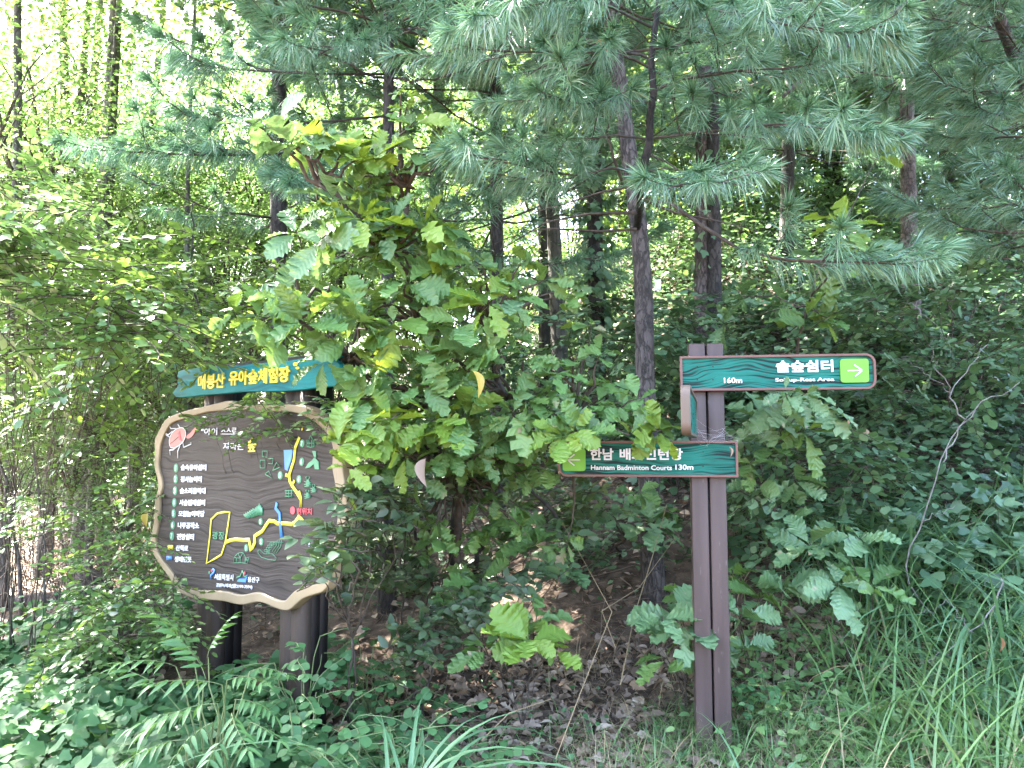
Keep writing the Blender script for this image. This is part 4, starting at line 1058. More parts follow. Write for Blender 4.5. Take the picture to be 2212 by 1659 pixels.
# ------------------------------------------------------------------ oaks
def oak(name, base, whorls, label, cat='oak shrub', mats=('oak',), stems=None, group=None, seed=0, trunk_r=.012, hub=None, extra=0, lime=None, bush=False):
    """whorls: (point, radius, n leaves, facing) - oak leaves sit in whorls at the twig ends"""
    root = thing(name, base, label, cat, group)
    base = np.asarray(base, float); r = random.Random(seed)
    hubs = [np.asarray(h, float) for h in (hub or [])]
    if hubs:
        b = MB(); prev = base
        for h in hubs[:1]:
            b.tube(jitpath(prev, h, 8, .02) - base, np.linspace(trunk_r, trunk_r * .7, 8), 7)
        for h in hubs[1:]:
            q = min(hubs[:hubs.index(h)] if False else [hh for hh in hubs if hh is not h and hh[2] < h[2] + 1e-6] or [hubs[0]], key=lambda u: np.linalg.norm(u - h))
            b.tube(jitpath(q, h, 8, .025) - base, np.linspace(trunk_r * .7, trunk_r * .4, 8), 6)
        obj('stem', b.mesh('stem', M['twig'], True), root)
    else: hubs = [base]
    leaves = []
    b = MB()
    for (p, rr, n, mk) in whorls:
        p = np.asarray(p, float)
        h = min(hubs, key=lambda u: np.linalg.norm(u - p) + (0.5 if u[2] > p[2] + .1 else 0))
        ax = unit(p - h + [0, 0, .15])
        b.tube(jitpath(h, p, 7, .018, -.02) - base, np.linspace(trunk_r * .42, .0025, 7), 5, cap=False)
        a0 = r.uniform(0, 6.28)
        x = unit(np.cross(ax, [0.2, .1, 1])); y = np.cross(ax, x)
        for k in range(n + 2):
            a = a0 + k * 2.4; el = r.uniform(.1, .55)
            d = (math.cos(a) * x + math.sin(a) * y) * math.cos(el) + ax * math.sin(el)
            d[2] = d[2] * .75 - .08; d = unit(d + rng.normal(0, .22, 3))
            s = rr * r.choice([r.uniform(.45, .8), r.uniform(.8, 1.1), r.uniform(.85, 1.15)])
            q = p - ax * .035 * r.random()
            leaves.append((q + d * .012, d, s, mk))
    obj('twigs', b.mesh('twigs', M['twig']), root, kind='stuff')
    def hides(q, d, s_):
        for f in (.3, 1.0):
            w = q + d * s_ * 1.33 * f
            u = np.array([w[0], w[1] * math.cos(PITCH) + (w[2] - CAMZ) * math.sin(PITCH), -w[1] * math.sin(PITCH) + (w[2] - CAMZ) * math.cos(PITCH)])
            px, py = 1106 + F * u[0] / u[1], 829.5 - F * u[2] / u[1]
            if 370 < px < 600 and 765 < py < 880: return True
            if 340 < px < 690 and 880 < py < 1290: return True
            if 1268 < px < 1350 and 950 < py < 1035: return True
            if 1650 < px < 1890 and 772 < py < 812: return True
            if 1268 < px < 1600 and 992 < py < 1035: return True
        return False
    leaves = [l for l in leaves if not hides(l[0], l[1], l[2])]
    leaves.sort(key=lambda l: l[0][1] - l[2])
    rest = MB(); nrest = 0
    for i, (q, d, s, mk) in enumerate(leaves):
        up = np.array([rng.normal(0, .4), -.65 + rng.normal(0, .4), 1.0])
        R = Rdir(d, 0, up) @ rot_y(rng.normal(0, .35))
        if i < 300:
            me = OAKM[mk][rng.integers(0, len(OAKS))]
            place(me, 'leaf', root, R, q - base, s * 1.33)
        else:
            T = OAKS[rng.integers(0, len(OAKS))]
            rest.scatter(T, R[None], (q - base)[None], np.array([s]), np.array([rng.random()])); nrest += 1
    if nrest: obj('foliage', rest.mesh('foliage', M['oak']), root, kind='stuff')
    return root
def rot_y(a):
    c, s = math.cos(a), math.sin(a)
    return np.array([[c, 0, s], [0, 1, 0], [-s, 0, c]])

def WW(lst):
    return [(P(px, py, D), rr, n, mk) for (px, py, D, rr, n, mk) in lst]
o_, l_, b_ = 'oak', 'oak_lime', 'oak_blue'
main_w = [
 (895, 262, 3.45, .135, 6, l_), (880, 225, 3.5, .10, 4, l_), (905, 330, 3.5, .13, 5, b_), (654, 308, 3.3, .155, 6, b_), (610, 300, 3.3, .13, 3, b_), (700, 290, 3.4, .13, 4, l_),
 (783, 345, 3.35, .15, 6, l_), (740, 330, 3.4, .15, 5, o_), (850, 370, 3.5, .14, 5, o_), (770, 466, 3.35, .14, 6, l_), (720, 430, 3.4, .15, 6, b_), (847, 481, 3.4, .145, 6, b_), (916, 484, 3.4, .14, 6, l_),
 (959, 488, 3.5, .14, 5, o_), (690, 520, 3.4, .15, 6, b_), (640, 500, 3.4, .12, 4, b_), (810, 561, 3.5, .14, 6, o_), (940, 546, 3.5, .14, 6, o_), (1025, 564, 3.45, .14, 6, o_), (1060, 600, 3.5, .14, 5, b_), (880, 610, 3.4, .14, 6, o_),
 (610, 637, 3.4, .14, 6, b_), (560, 690, 3.4, .15, 6, o_), (500, 670, 3.5, .13, 5, o_), (719, 645, 3.4, .14, 7, o_), (660, 700, 3.3, .15, 6, o_), (590, 720, 3.25, .15, 4, o_), (781, 690, 3.35, .15, 7, o_), (850, 700, 3.4, .14, 6, l_), (1054, 655, 3.4, .14, 7, l_), (1120, 640, 3.45, .14, 5, b_), (990, 700, 3.4, .13, 6, o_),
 (1180, 600, 3.6, .13, 5, b_), (1230, 645, 3.65, .13, 5, b_), (1140, 560, 3.6, .12, 5, o_), (1340, 870, 3.5, .12, 5, o_), (1385, 860, 3.5, .11, 5, b_), (1215, 940, 3.35, .13, 5, l_), (1250, 935, 3.38, .12, 4, o_), (1200, 890, 3.4, .13, 5, o_), (1430, 930, 3.38, .11, 6, l_), (1360, 940, 3.4, .11, 4, o_),
 (1300, 760, 3.6, .12, 5, o_), (1275, 700, 3.65, .12, 5, b_), (540, 262, 3.3, .12, 4, b_), (600, 262, 3.3, .12, 4, b_), (870, 190, 3.45, .10, 4, l_), (960, 280, 3.5, .11, 3, b_),
 (930, 760, 3.4, .13, 6, o_), (1100, 720, 3.5, .13, 6, b_), (1190, 800, 3.5, .16, 6, o_), (1240, 780, 3.55, .14, 4, o_), (1140, 860, 3.5, .13, 6, b_), (1001, 818, 3.4, .14, 6, o_), (900, 830, 3.4, .15, 6, o_), (845, 905, 3.3, .14, 6, l_), (790, 860, 3.35, .14, 5, o_), (760, 920, 3.3, .14, 6, l_), (730, 960, 3.25, .13, 5, l_), (750, 1010, 3.3, .13, 5, l_),
 (930, 910, 3.4, .15, 7, l_), (1000, 900, 3.4, .15, 6, o_), (1107, 894, 3.45, .14, 7, o_), (1160, 940, 3.5, .13, 5, o_), (1226, 905, 3.5, .15, 6, l_), (1290, 870, 3.6, .13, 6, b_), (1320, 820, 3.7, .12, 5, b_), (1037, 980, 3.5, .14, 5, o_), (960, 970, 3.5, .14, 6, o_), (870, 980, 3.4, .14, 5, l_), (1410, 905, 3.45, .13, 7, l_), (1350, 900, 3.6, .12, 5, o_), (700, 780, 3.4, .12, 5, o_),
 (820, 790, 3.4, .13, 6, o_), (1060, 770, 3.4, .13, 5, o_), (640, 760, 3.4, .11, 4, o_), (750, 740, 3.4, .13, 6, o_), (1150, 760, 3.5, .12, 5, o_), (1180, 1010, 3.8, .13, 5, o_), (900, 1030, 3.6, .13, 5, o_)]
fill = [(rng.normal(900, 150), rng.uniform(560, 1000), rng.uniform(3.6, 4.3), .13, 5, o_) for _ in range(110)] + [(rng.normal(1000, 110), rng.uniform(960, 1190), rng.uniform(3.9, 4.5), .12, 5, o_) for _ in range(26)] + [(rng.normal(810, 75), rng.uniform(300, 560), rng.uniform(3.4, 3.8), .14, 6, b_ if _ % 2 else l_) for _ in range(24)]
mw = WW(main_w + fill)
bs_ = P(1010, 1270, 4.6); bs_[2] = H(bs_[0], bs_[1])
oak_root = oak('oak_tree', bs_, mw, 'large leafy young oak growing between the map board and the arrow signs', 'oak tree', seed=1, trunk_r=.028,
    hub=[P(985, 1010, 4.2), P(960, 880, 4.0), P(900, 700, 3.8), P(850, 540, 3.65), P(880, 400, 3.6), P(1100, 870, 3.8), P(760, 780, 3.7), P(1050, 700, 3.7), P(1250, 900, 3.75), P(690, 400, 3.45), P(640, 690, 3.6)])

def gb(px, py, D=None):
    g = P(px, py, D) if D else G(px, py)
    g[2] = H(g[0], g[1]); return g
g1 = gb(1130, 1440, 3.95)
oak('oak_seedling', g1, WW([(1144, 1378, 3.55, .155, 7, l_), (1046, 1396, 3.7, .145, 6, o_), (1160, 1330, 3.8, .13, 5, o_), (1200, 1400, 3.7, .12, 4, l_), (1090, 1330, 3.8, .12, 4, b_)]),
    'bright yellow green oak shoot low over the leaf litter in the middle', 'oak shoot', seed=2, trunk_r=.008, group='oak shoots near the ground')
oak('oak_seedling', gb(1040, 1330, 4.4), WW([(1036, 1250, 4.1, .15, 6, o_), (990, 1290, 4.1, .13, 5, o_), (1161, 1167, 4.2, .17, 6, o_), (1110, 1130, 4.4, .14, 5, o_), (1210, 1230, 4.4, .14, 5, b_), (1250, 1150, 4.5, .14, 4, o_)]),
    'dark green oak shoot under the big oak, above the yellow green one', 'oak shoot', seed=3, trunk_r=.009, group='oak shoots near the ground')
oak('oak_seedling', gb(1480, 1480, 4.0), WW([(1475, 1338, 3.8, .16, 7, b_), (1430, 1330, 3.75, .14, 4, b_), (1500, 1290, 4.0, .13, 5, o_), (1440, 1420, 3.8, .13, 3, o_)]),
    'oak shoot tucked behind the left side of the signpost foot', 'oak shoot', seed=4, trunk_r=.008, group='oak shoots near the ground')
oak('oak_seedling', gb(1620, 1440, 4.1), WW([(1600, 1330, 3.85, .14, 6, b_), (1605, 1399, 3.85, .14, 6, b_), (1693, 1265, 4.0, .15, 7, b_), (1640, 1280, 4.0, .14, 5, o_), (1580, 1230, 4.2, .12, 4, o_)]),
    'oak shoot with pale blotched leaves close to the right side of the signpost', 'oak shoot', seed=5, trunk_r=.008, group='oak shoots near the ground')
oak('oak_seedling', gb(1850, 1360, 4.1), WW([(1808, 1255, 3.8, .15, 7, b_), (1857, 1158, 3.9, .15, 6, b_), (1749, 1172, 4.0, .14, 6, b_), (1880, 1260, 3.95, .15, 6, o_), (1820, 1300, 3.9, .13, 4, b_), (1700, 1130, 4.2, .13, 5, b_)]),
    'wide oak shoot above the bare earth right of the signpost', 'oak shoot', seed=6, trunk_r=.009, group='oak shoots near the ground')
oak('oak_sapling', gb(1660, 1090, 4.9), WW([(1695, 845, 3.44, .085, 3, b_), (1740, 850, 3.46, .09, 4, b_), (1712, 850, 3.62, .14, 3, b_), (1690, 865, 3.8, .15, 6, b_), (1770, 870, 3.85, .14, 5, b_), (1650, 900, 4.0, .15, 5, b_), (1740, 930, 4.0, .17, 6, o_), (1660, 960, 4.1, .14, 5, o_), (1640, 1050, 4.2, .13, 5, b_), (1720, 1040, 4.3, .13, 5, b_), (1620, 1000, 4.2, .12, 4, o_)]),
    'oak sapling whose leaf pokes over the upper arrow sign', 'oak sapling', seed=7, trunk_r=.01, hub=[P(1680, 960, 4.4)])
oak('oak_sapling', gb(1700, 850, 5.6), WW([(1828, 480, 3.7, .15, 6, l_), (1880, 520, 3.7, .14, 4, b_), (1850, 560, 3.75, .13, 4, l_), (1900, 330, 4.5, .13, 3, l_), (1770, 550, 3.8, .12, 4, b_), (1740, 680, 4.5, .20, 6, o_), (1790, 690, 4.5, .20, 3, o_), (1690, 660, 4.7, .14, 5, b_), (1600, 640, 4.8, .13, 5, b_), (1560, 700, 4.9, .14, 5, b_)]),
    'tall thin oak sapling rising in front of the pine boughs above the upper arrow sign', 'oak sapling', seed=8, trunk_r=.012, hub=[P(1745, 660, 4.5), P(1800, 560, 3.9)])
oak('oak_sapling', gb(1340, 1250, 5.6), WW([(1410, 1135, 4.7, .15, 6, b_), (1330, 1120, 4.7, .13, 5, b_), (1290, 1060, 4.6, .14, 5, b_), (1380, 1060, 4.6, .13, 5, o_), (1450, 1100, 4.9, .13, 5, o_), (1240, 1090, 4.7, .13, 5, o_)]),
    'oak sapling in shade in front of the pine trunk below the lower arrow sign', 'oak sapling', seed=9, trunk_r=.01, hub=[P(1340, 1150, 5.0)])

# ------------------------------------------------------------------ shrubs made of leafy sprays
def shrub(name, base, tips, label, kind, cat='shrub', group=None, stem_r=.008, part='leaf_spray', sc=(.85, 1.15), stemmat='twig', per=3, tilt=.25, dz=-.1, out=None, jit=.10):
    root = thing(name, base, label, cat, group); base = np.asarray(base, float)
    mlist = SPR.get(kind) or FR[kind]
    b = MB(); ns = max(1, len(tips) // 6); c = np.mean([t for t in tips], 0)
    fork = [base + (t - base) * .45 * np.array([.6, .6, 1]) for t in tips[::6]]
    for f in fork: b.tube(jitpath(base, f, 7, .015) - base, np.linspace(stem_r, stem_r * .7, 7), 5)
    for t in tips:
        f = min(fork, key=lambda u: np.linalg.norm(u - t))
        if rng.random() < .6: f = f + (t - f) * .6
        b.tube(jitpath(f, t, 7, .02, -.03) - base, np.linspace(stem_r * .6, stem_r * .25, 7), 4, cap=False)
        for k in range(per):
            a = rng.uniform(0, 6.28); o = unit((t - c) * [1, 1, .3] + [1e-3, 0, 0]) * .7 if out is None else np.array(out)
            d = unit(np.array([math.cos(a), math.sin(a), rng.normal(dz, .2)]) + o)
            q = t + rng.normal(0, jit, 3) * [1, 1, .7] - d * .12
            place(mlist[rng.integers(0, len(mlist))], part, root, Rdir(d, tilt), q - base, rng.uniform(*sc))
    obj('stem', b.mesh('stem', M[stemmat], True), root, kind='stuff')
    return root

def tips_box(n, x0, x1, y0, y1, D0, D1):
    return [P(rng.uniform(x0, x1), rng.uniform(y0, y1), rng.uniform(D0, D1)) for _ in range(n)]

# azalea in front of the leaf litter, and twiggy azaleas under the big oak
shrub('azalea', gb(900, 1440, 4.1), [P(x, y, D) for x, y, D in ((1035, 1290, 3.8), (990, 1300, 3.8), (1070, 1270, 3.85), (950, 1340, 3.8), (900, 1350, 3.8), (870, 1370, 3.85), (910, 1400, 3.7), (860, 1420, 3.75), (960, 1390, 3.8), (1010, 1340, 3.75), (1050, 1310, 3.8), (930, 1310, 3.9))],
      'low azalea with dull grey green leaf rosettes left of the bright oak shoot', 'azalea', 'azalea', per=5, sc=(.9, 1.25), out=(0, -.3, .5), jit=.04, tilt=.4)
shrub('azalea', gb(900, 1300, 4.7), tips_box(34, 740, 1290, 1030, 1260, 4.0, 4.9),
      'twiggy dark azalea thicket under the big oak beside the map board', 'azalea', 'azalea', per=5, sc=(1.1, 1.5), out=(0, -.2, .4), jit=.07, tilt=.4)
shrub('azalea', gb(760, 1330, 3.9), [P(x, y, D) for x, y, D in ((770, 1080, 3.3), (735, 1120, 3.2), (700, 1160, 3.15), (720, 1190, 3.15), (690, 1230, 3.1), (750, 1200, 3.3), (790, 1150, 3.4), (860, 1130, 3.5), (740, 1060, 3.3), (800, 1060, 3.5))],
      'azalea sprig reaching across the right rim of the map board', 'azalea', 'azalea', per=4, sc=(1.0, 1.35), out=(-.4, -.3, .3), jit=.04, tilt=.4)
shrub('honeysuckle', gb(640, 1420, 4.6), [P(x, y, D) for x, y, D in ((420, 895, 3.9), (455, 905, 3.85), (500, 900, 3.8), (530, 925, 3.75), (560, 935, 3.7), (600, 900, 3.65), (640, 905, 3.6), (560, 860, 3.8), (600, 870, 3.7), (520, 870, 3.85), (660, 870, 3.5), (700, 870, 3.5), (690, 900, 3.5))],
      'thin leafy twig trailing across the top of the map board', 'round', 'climber', per=2, sc=(.75, 1.0), out=(-.6, -.2, .1), jit=.02, stem_r=.003)

# long leaved sumac and round leaved shoots in the left foreground
def fronds(name, base, items, label, kind, cat, group=None, part='compound_leaf', stemmat='twig_green', stem_r=.006):
    root = thing(name, base, label, cat, group); base = np.asarray(base, float); b = MB()
    for (q, d, s) in items:
        q = np.asarray(q, float)
        b.tube(jitpath(base, q, 6, .012, -.03) - base, np.linspace(stem_r, .0025, 6), 4, cap=False)
        place(FR[kind][rng.integers(0, 4)], part, root, Rdir(unit(d), .15), q - base, s * (.54 if kind == 'sumac' else 1))
    obj('stem', b.mesh('stem', M[stemmat], True), root)
g = gb(470, 1600, 3.3)
it = []
for (px, py, D, dx, dy, dz, s) in ((480, 1480, 3.1, -.9, -.3, .25, 1.1), (470, 1520, 3.0, -1, -.5, -.1, 1.1), (490, 1470, 3.1, .8, -.4, .2, .8), (510, 1510, 3.05, 1, -.4, -.1, .8), (440, 1470, 3.2, -.5, .1, .9, 1.1), (500, 1540, 2.9, .6, -.8, -.2, .9), (460, 1560, 2.9, -.4, -.9, -.3, .9), (430, 1540, 3.0, -1, -.2, .0, 1.0),
                            (540, 1450, 3.2, .7, -.2, .1, .8), (420, 1430, 3.3, -.4, -.2, .8, 1.1), (380, 1440, 3.2, -.9, -.3, .3, .9), (490, 1590, 2.8, 0, -1, -.3, .9), (400, 1600, 2.8, -.8, -.6, 0, .9), (540, 1560, 2.9, .9, -.5, -.1, .7), (450, 1420, 3.3, .3, 0, .8, .8), (360, 1500, 3.1, -.8, .1, .5, 1.0)):
    it.append((P(px, py, D), np.array([dx, dy, dz]), s))
fronds('sumac', g, it, 'feathery plant with long lance shaped leaflets in front of the left board post', 'sumac', 'sumac plant')
def locust(name, px, py, D, n, ext, label, s=(.8, 1.2), hh=.45):
    g = gb(px, py, D); items = []
    for i in range(n):
        a = rng.uniform(0, 6.28); r_ = rng.random() ** .6
        q = g + np.array([math.cos(a) * ext * r_, math.sin(a) * ext * .7 * r_, hh * (1 - .5 * r_) * rng.uniform(.35, 1.1)])
        items.append((q, np.array([math.cos(a), math.sin(a) - .5, rng.normal(.0, .35)]), rng.uniform(*s)))
    fronds(name, g, items, label, 'locust', 'locust shoot', 'round leaved locust shoots around the board posts', stem_r=.004)
locust('locust_shoot', 660, 1560, 3.6, 60, .50, 'dense round leaved shoots in front of the right board post')
locust('locust_shoot', 860, 1600, 3.35, 55, .36, 'round leaved shoots at the edge of the bare litter right of the board posts', hh=.35)
locust('locust_shoot', 760, 1640, 3.0, 50, .36, 'round leaved shoots at the bottom edge below the map board', hh=.32)
locust('locust_shoot', 660, 1420, 3.75, 26, .22, 'upright round leaved shoot climbing the right board post', hh=.75)
locust('locust_shoot', 800, 1420, 4.1, 36, .34, 'round leaved shoots behind and right of the board posts', hh=.55)
locust('locust_shoot', 590, 1659, 2.95, 30, .25, 'small round leaved shoot between the sumac and the bottom edge', hh=.3)
locust('locust_shoot', 1660, 1420, 3.9, 10, .14, 'tiny round leaved sprig right of the signpost foot', hh=.3, s=(.6, .8))

# shrubs at the left, in layers
for (bx, by, bD, n, box, lab, kd, sc, per) in (
    (60, 1420, 4.6, 26, (-60, 330, 560, 760, 3.4, 4.4), 'broad pale green shrub at the left edge level with the title plank', 'round', (1.1, 1.5), 5),
    (215, 1330, 5.5, 26, (150, 480, 560, 800, 4.2, 5.4), 'leafy shrub left of the title plank with a thin dark upright stem', 'shrub', (.9, 1.3), 5),
    (60, 1290, 6.5, 20, (-60, 350, 760, 930, 4.6, 6.2), 'shaded shrub at the left edge level with the top of the map board', 'shrub', (1.0, 1.35), 5),
    (330, 1300, 6.2, 16, (200, 480, 700, 1000, 5.2, 6.4), 'small leaved shrub close to the left rim of the map board', 'bright', (.9, 1.2), 5),
    (330, 1350, 5.2, 10, (240, 350, 1000, 1330, 4.6, 5.2), 'low shrub tucked against the left rim of the map board', 'shrub', (.7, .9), 4),
    (130, 1380, 5.0, 16, (-30, 300, 1060, 1150, 4.3, 5.2), 'thin low shrub over the sunlit ground at the left', 'shrub', (.8, 1.05), 3),
    (300, 1400, 4.5, 12, (140, 330, 1150, 1330, 4.0, 4.7), 'shrub with star shaped leaf clusters over the sunlit litter', 'round', (.8, 1.0), 4),
    (160, 1460, 4.2, 18, (130, 400, 1290, 1420, 3.7, 4.4), 'mid green bushy shrub in front of the sunlit litter left of the board posts', 'round', (.9, 1.2), 5),
    (480, 1240, 6.4, 20, (420, 720, 560, 800, 4.6, 6.0), 'shrub behind the title plank with small bright leaves', 'shrub', (.9, 1.3), 4),
    (30, 1250, 5.0, 22, (-60, 160, 380, 560, 3.6, 4.6), 'overexposed sunlit branch of broad pale leaves at the left edge', 'bright', (1.0, 1.35), 6),
    ):
    shrub('leafy_shrub', gb(bx, by, bD), tips_box(n, *box), lab, kd, per=per, sc=sc, group='leafy shrubs left of the map board', stem_r=.0045)
shrub('leafy_shrub', gb(1500, 820, 7.5), tips_box(30, 1400, 2000, 640, 760, 5.6, 7.2), 'low shrub with blue green leaves on the crest behind the upper arrow sign', 'vine', per=5, sc=(1, 1.4), group='vines on the slope')
shrub('leafy_shrub', gb(2050, 900, 6.0), tips_box(34, 1850, 2240, 560, 980, 4.6, 6.6), 'vine covered shrub at the right edge above the dead branch', 'vine', per=5, sc=(.9, 1.3), group='vines on the slope')
shrub('leafy_shrub', gb(1650, 1180, 5.2), tips_box(26, 1560, 2000, 900, 1120, 4.3, 5.4), 'shaded vine shrub directly below the upper arrow sign', 'vine', per=5, sc=(.9, 1.3), group='vines on the slope')
shrub('leafy_shrub', gb(1200, 860, 7.0), tips_box(28, 1080, 1420, 640, 860, 5.6, 7.4), 'dark shrub under the ivy covered trunk', 'vine', per=5, sc=(.9, 1.3), group='vines on the slope')
shrub('leafy_shrub', gb(1250, 1180, 5.6), tips_box(20, 1150, 1480, 1080, 1250, 4.8, 5.8), 'low vine shrub on the ground in front of the pine trunk', 'vine', per=4, sc=(.8, 1.1), group='vines on the slope')

# ------------------------------------------------------------------ trunks and pines
def trunk_mesh(pts, r0, r1, mat, sides=12, rough=.10, n=26, flare=.25):
    pts = np.asarray(pts, float)
    t = np.linspace(0, 1, len(pts)); tt = np.linspace(0, 1, n)
    q = np.stack([np.interp(tt, t, pts[:, i]) for i in range(3)], 1)
    k = np.ones(5) / 5
    for i in range(2): q[2:-2, i] = np.convolve(q[:, i], k, 'valid')
    rr = r0 + (r1 - r0) * tt + r0 * flare * np.exp(-tt * n * .55)
    b = MB(); b.tube(q, rr, sides, rough=rough)
    return b.mesh('trunk', M[mat], True)

LIMB_D = 4.2
def near_limb(q):
    """keeps the space in front of the crooked limb free of needles"""
    k = LIMB_D / q[1]
    x = q[0] * k; z = CAMZ + (q[2] - CAMZ) * k
    return 2.3 < z < 4.6 and q[1] < LIMB_D + .3 and abs(x - .775) < .115
def pine_branches(root, origin, specs, tl=NEED, stem_mat='twig', density=.075, tsc=(.8, 1.15), start=.3, name='branch', lens=(.10, .30)):
    """specs: list of polylines (world). every branch is a part, its needle tufts are sub-parts"""
    for (pl, r0, dens, st) in specs:
        pl = np.asarray(pl, float)
        b = MB(); L = np.linalg.norm(np.diff(pl, axis=0), axis=1); S = np.concatenate([[0], np.cumsum(L)]); tot = S[-1]
        b.tube(pl - origin, np.linspace(r0, max(.0025, r0 * .3), len(pl)), 6)
        tufts = []
        if dens > 0:
            s = tot * st; sg = 1
            while s < tot:
                q = np.array([np.interp(s, S, pl[:, i]) for i in range(3)])
                q2 = np.array([np.interp(min(s + .05, tot), S, pl[:, i]) for i in range(3)])
                ax = unit(q2 - q + 1e-6); f = s / tot
                side = unit(np.cross(ax, [0, 0, 1])) * sg
                l = rng.uniform(*lens) * (1.25 - .7 * f) * 1.4
                d = unit(ax * .8 + side * rng.uniform(.5, 1.0) + np.array([0, 0, rng.normal(.08, .25)]))
                e = q + d * l
                b.tube(np.stack([q, q + d * l * .5 + [0, 0, .01], e]) - origin, [.004, .0035, .003], 4, cap=False)
                tufts.append((e - d * .14, unit(d + [0, 0, .15])))
                if rng.random() < .2: tufts.append((q, unit(ax + [0, 0, .1])))
                s += dens * 1.75 * rng.uniform(.6, 1.5); sg = -sg
            ax = unit(pl[-1] - pl[-2]); tufts.append((pl[-1] - ax * .15, ax))
        br = obj(name, b.mesh(name, M[stem_mat], True), root)
        for q, d in tufts:
            if near_limb(q): continue
            place(tl[rng.integers(0, len(tl))], 'needle_tuft', br, Rdir(d, .12), q - origin, rng.uniform(*tsc))

def auto_branches(axis_pts, z0, z1, dz, Lr, az=None, per=4, dens=.09, rise=.15, st=.3, r0=.011):
    axis_pts = np.asarray(axis_pts, float); out = []
    z = z0
    while z < z1:
        a0 = rng.uniform(0, 6.28)
        for k in range(per):
            a = a0 + k * 6.28 / per + rng.normal(0, .2)
            if az is not None and not (az[0] < (a % 6.28) < az[1]): continue
            x = np.interp(z, axis_pts[:, 2], axis_pts[:, 0]); y = np.interp(z, axis_pts[:, 2], axis_pts[:, 1])
            L = rng.uniform(*Lr); o = np.array([x, y, z])
            e = o + np.array([math.cos(a) * L, math.sin(a) * L, L * rng.normal(rise, .12)])
            p = jitpath(o, e, 9, .018, .06 * L); out.append((p, r0, dens, st))
        z += dz * rng.uniform(.8, 1.2)
    return out

# the near pine: grey trunk below, dark crooked limb rising to the top of the picture
tb = gb(1412, 1295, None); DA = tb[1]
ax = np.array([tb - [0, 0, .1], P(1405, 1100, DA), P(1392, 850, DA), P(1393, 640, DA), P(1378, 470, DA), P(1355, 300, DA), P(1325, 80, DA), P(1290, -300, DA), P(1290, -700, DA)])
pineA = thing('pine_tree', tb, 'nearest pine with smooth grey trunk and dark crooked limb behind the arrow signs', 'pine tree', 'pine trees')
obj('trunk', trunk_mesh(ax - tb, .072, .045, 'bark_pine', 14, .08, 34), pineA)
D2 = DA - 1.1
limb = [P(1376, 490, DA - .05), P(1384, 430, DA - .4), P(1380, 390, D2), P(1392, 350, D2), P(1402, 310, D2), P(1404, 250, D2 - .05), P(1412, 200, D2 - .1), P(1406, 130, D2 - .1), P(1415, 60, D2 - .1), P(1424, 0, D2 - .1), P(1430, -200, D2 - .1)]
def path(lst, n=None):
    return np.array([P(*q) for q in lst])
Dl = D2 + .4
sp = [(np.array(limb), .026, 0, .5),
 (path([(1406, 130, Dl), (1385, 118, Dl - .1), (1340, 112, Dl - .3), (1270, 113, Dl - .5), (1200, 112, Dl - .7), (1120, 112, Dl - .85), (1050, 108, Dl - 1.0), (985, 104, Dl - 1.1)]), .010, .055, .12),
 (path([(1412, 195, Dl), (1470, 172, Dl - .2), (1540, 162, Dl - .5), (1600, 152, Dl - .7), (1690, 148, Dl - .9), (1760, 138, Dl - 1.0)]), .009, .06, .15),
 (path([(1400, 300, Dl), (1330, 292, Dl - .2), (1270, 300, Dl - .4), (1220, 335, Dl - .5)]), .008, .08, .5),
 (path([(1402, 300, Dl), (1480, 290, Dl - .3), (1580, 278, Dl - .6), (1680, 268, Dl - .9), (1760, 275, Dl - 1.1), (1840, 290, Dl - 1.25)]), .009, .055, .2),
 (path([(1388, 375, Dl), (1320, 362, Dl - .2), (1250, 380, Dl - .4), (1180, 370, Dl - .7), (1100, 352, Dl - .9), (1030, 340, Dl - 1.0)]), .008, .06, .35),
 (path([(1380, 400, Dl), (1300, 415, Dl + .2), (1220, 440, Dl + .5), (1150, 460, Dl + .7)]), .009, .0, .5),
 (path([(1375, 495, Dl), (1300, 500, Dl + .1), (1190, 494, Dl - .3), (1130, 500, Dl - .4)]), .010, 0, .5),
 (path([(1385, 425, Dl), (1450, 440, Dl - .2), (1520, 490, Dl - .4), (1600, 540, Dl - .6), (1700, 562, Dl - .8), (1800, 565, Dl - 1.0), (1900, 568, Dl - 1.15), (1960, 560, Dl - 1.2)]), .013, .075, .5),
 (path([(1385, 430, Dl), (1460, 460, Dl), (1540, 475, Dl), (1640, 500, Dl + .1)]), .009, 0, .5),
 (path([(1375, 460, Dl + .1), (1270, 462, Dl + .1), (1180, 480, Dl + .4), (1080, 540, Dl + .6)]), .010, 0, .5),
 (path([(1345, 395, Dl + .1), (1325, 340, Dl), (1312, 290, Dl), (1318, 250, Dl - .1)]), .012, .1, .6),
 (path([(1406, 140, Dl), (1440, 120, Dl - .4), (1480, 90, Dl - .7), (1500, 40, Dl - .9)]), .007, .07, .3),
 (path([(1410, 60, Dl), (1330, 20, Dl - .5), (1250, -10, Dl - .9), (1150, 10, Dl - 1.2), (1060, 40, Dl - 1.4)]), .009, .06, .25),
 (path([(1395, 330, Dl), (1440, 350, Dl - .5), (1490, 385, Dl - 1.0), (1520, 400, Dl - 1.3)]), .007, .08, .6),
 (path([(1410, 30, Dl), (1500, 10, Dl - .6), (1620, 40, Dl - 1.0), (1740, 60, Dl - 1.3), (1850, 80, Dl - 1.4)]), .009, .06, .25),
 (path([(1400, 220, Dl), (1330, 215, Dl - .5), (1260, 225, Dl - .8), (1180, 210, Dl - 1.0)]), .007, .07, .3),
]
sp += auto_branches(ax, 4.3, 5.6, .42, (1.2, 2.0), per=6)
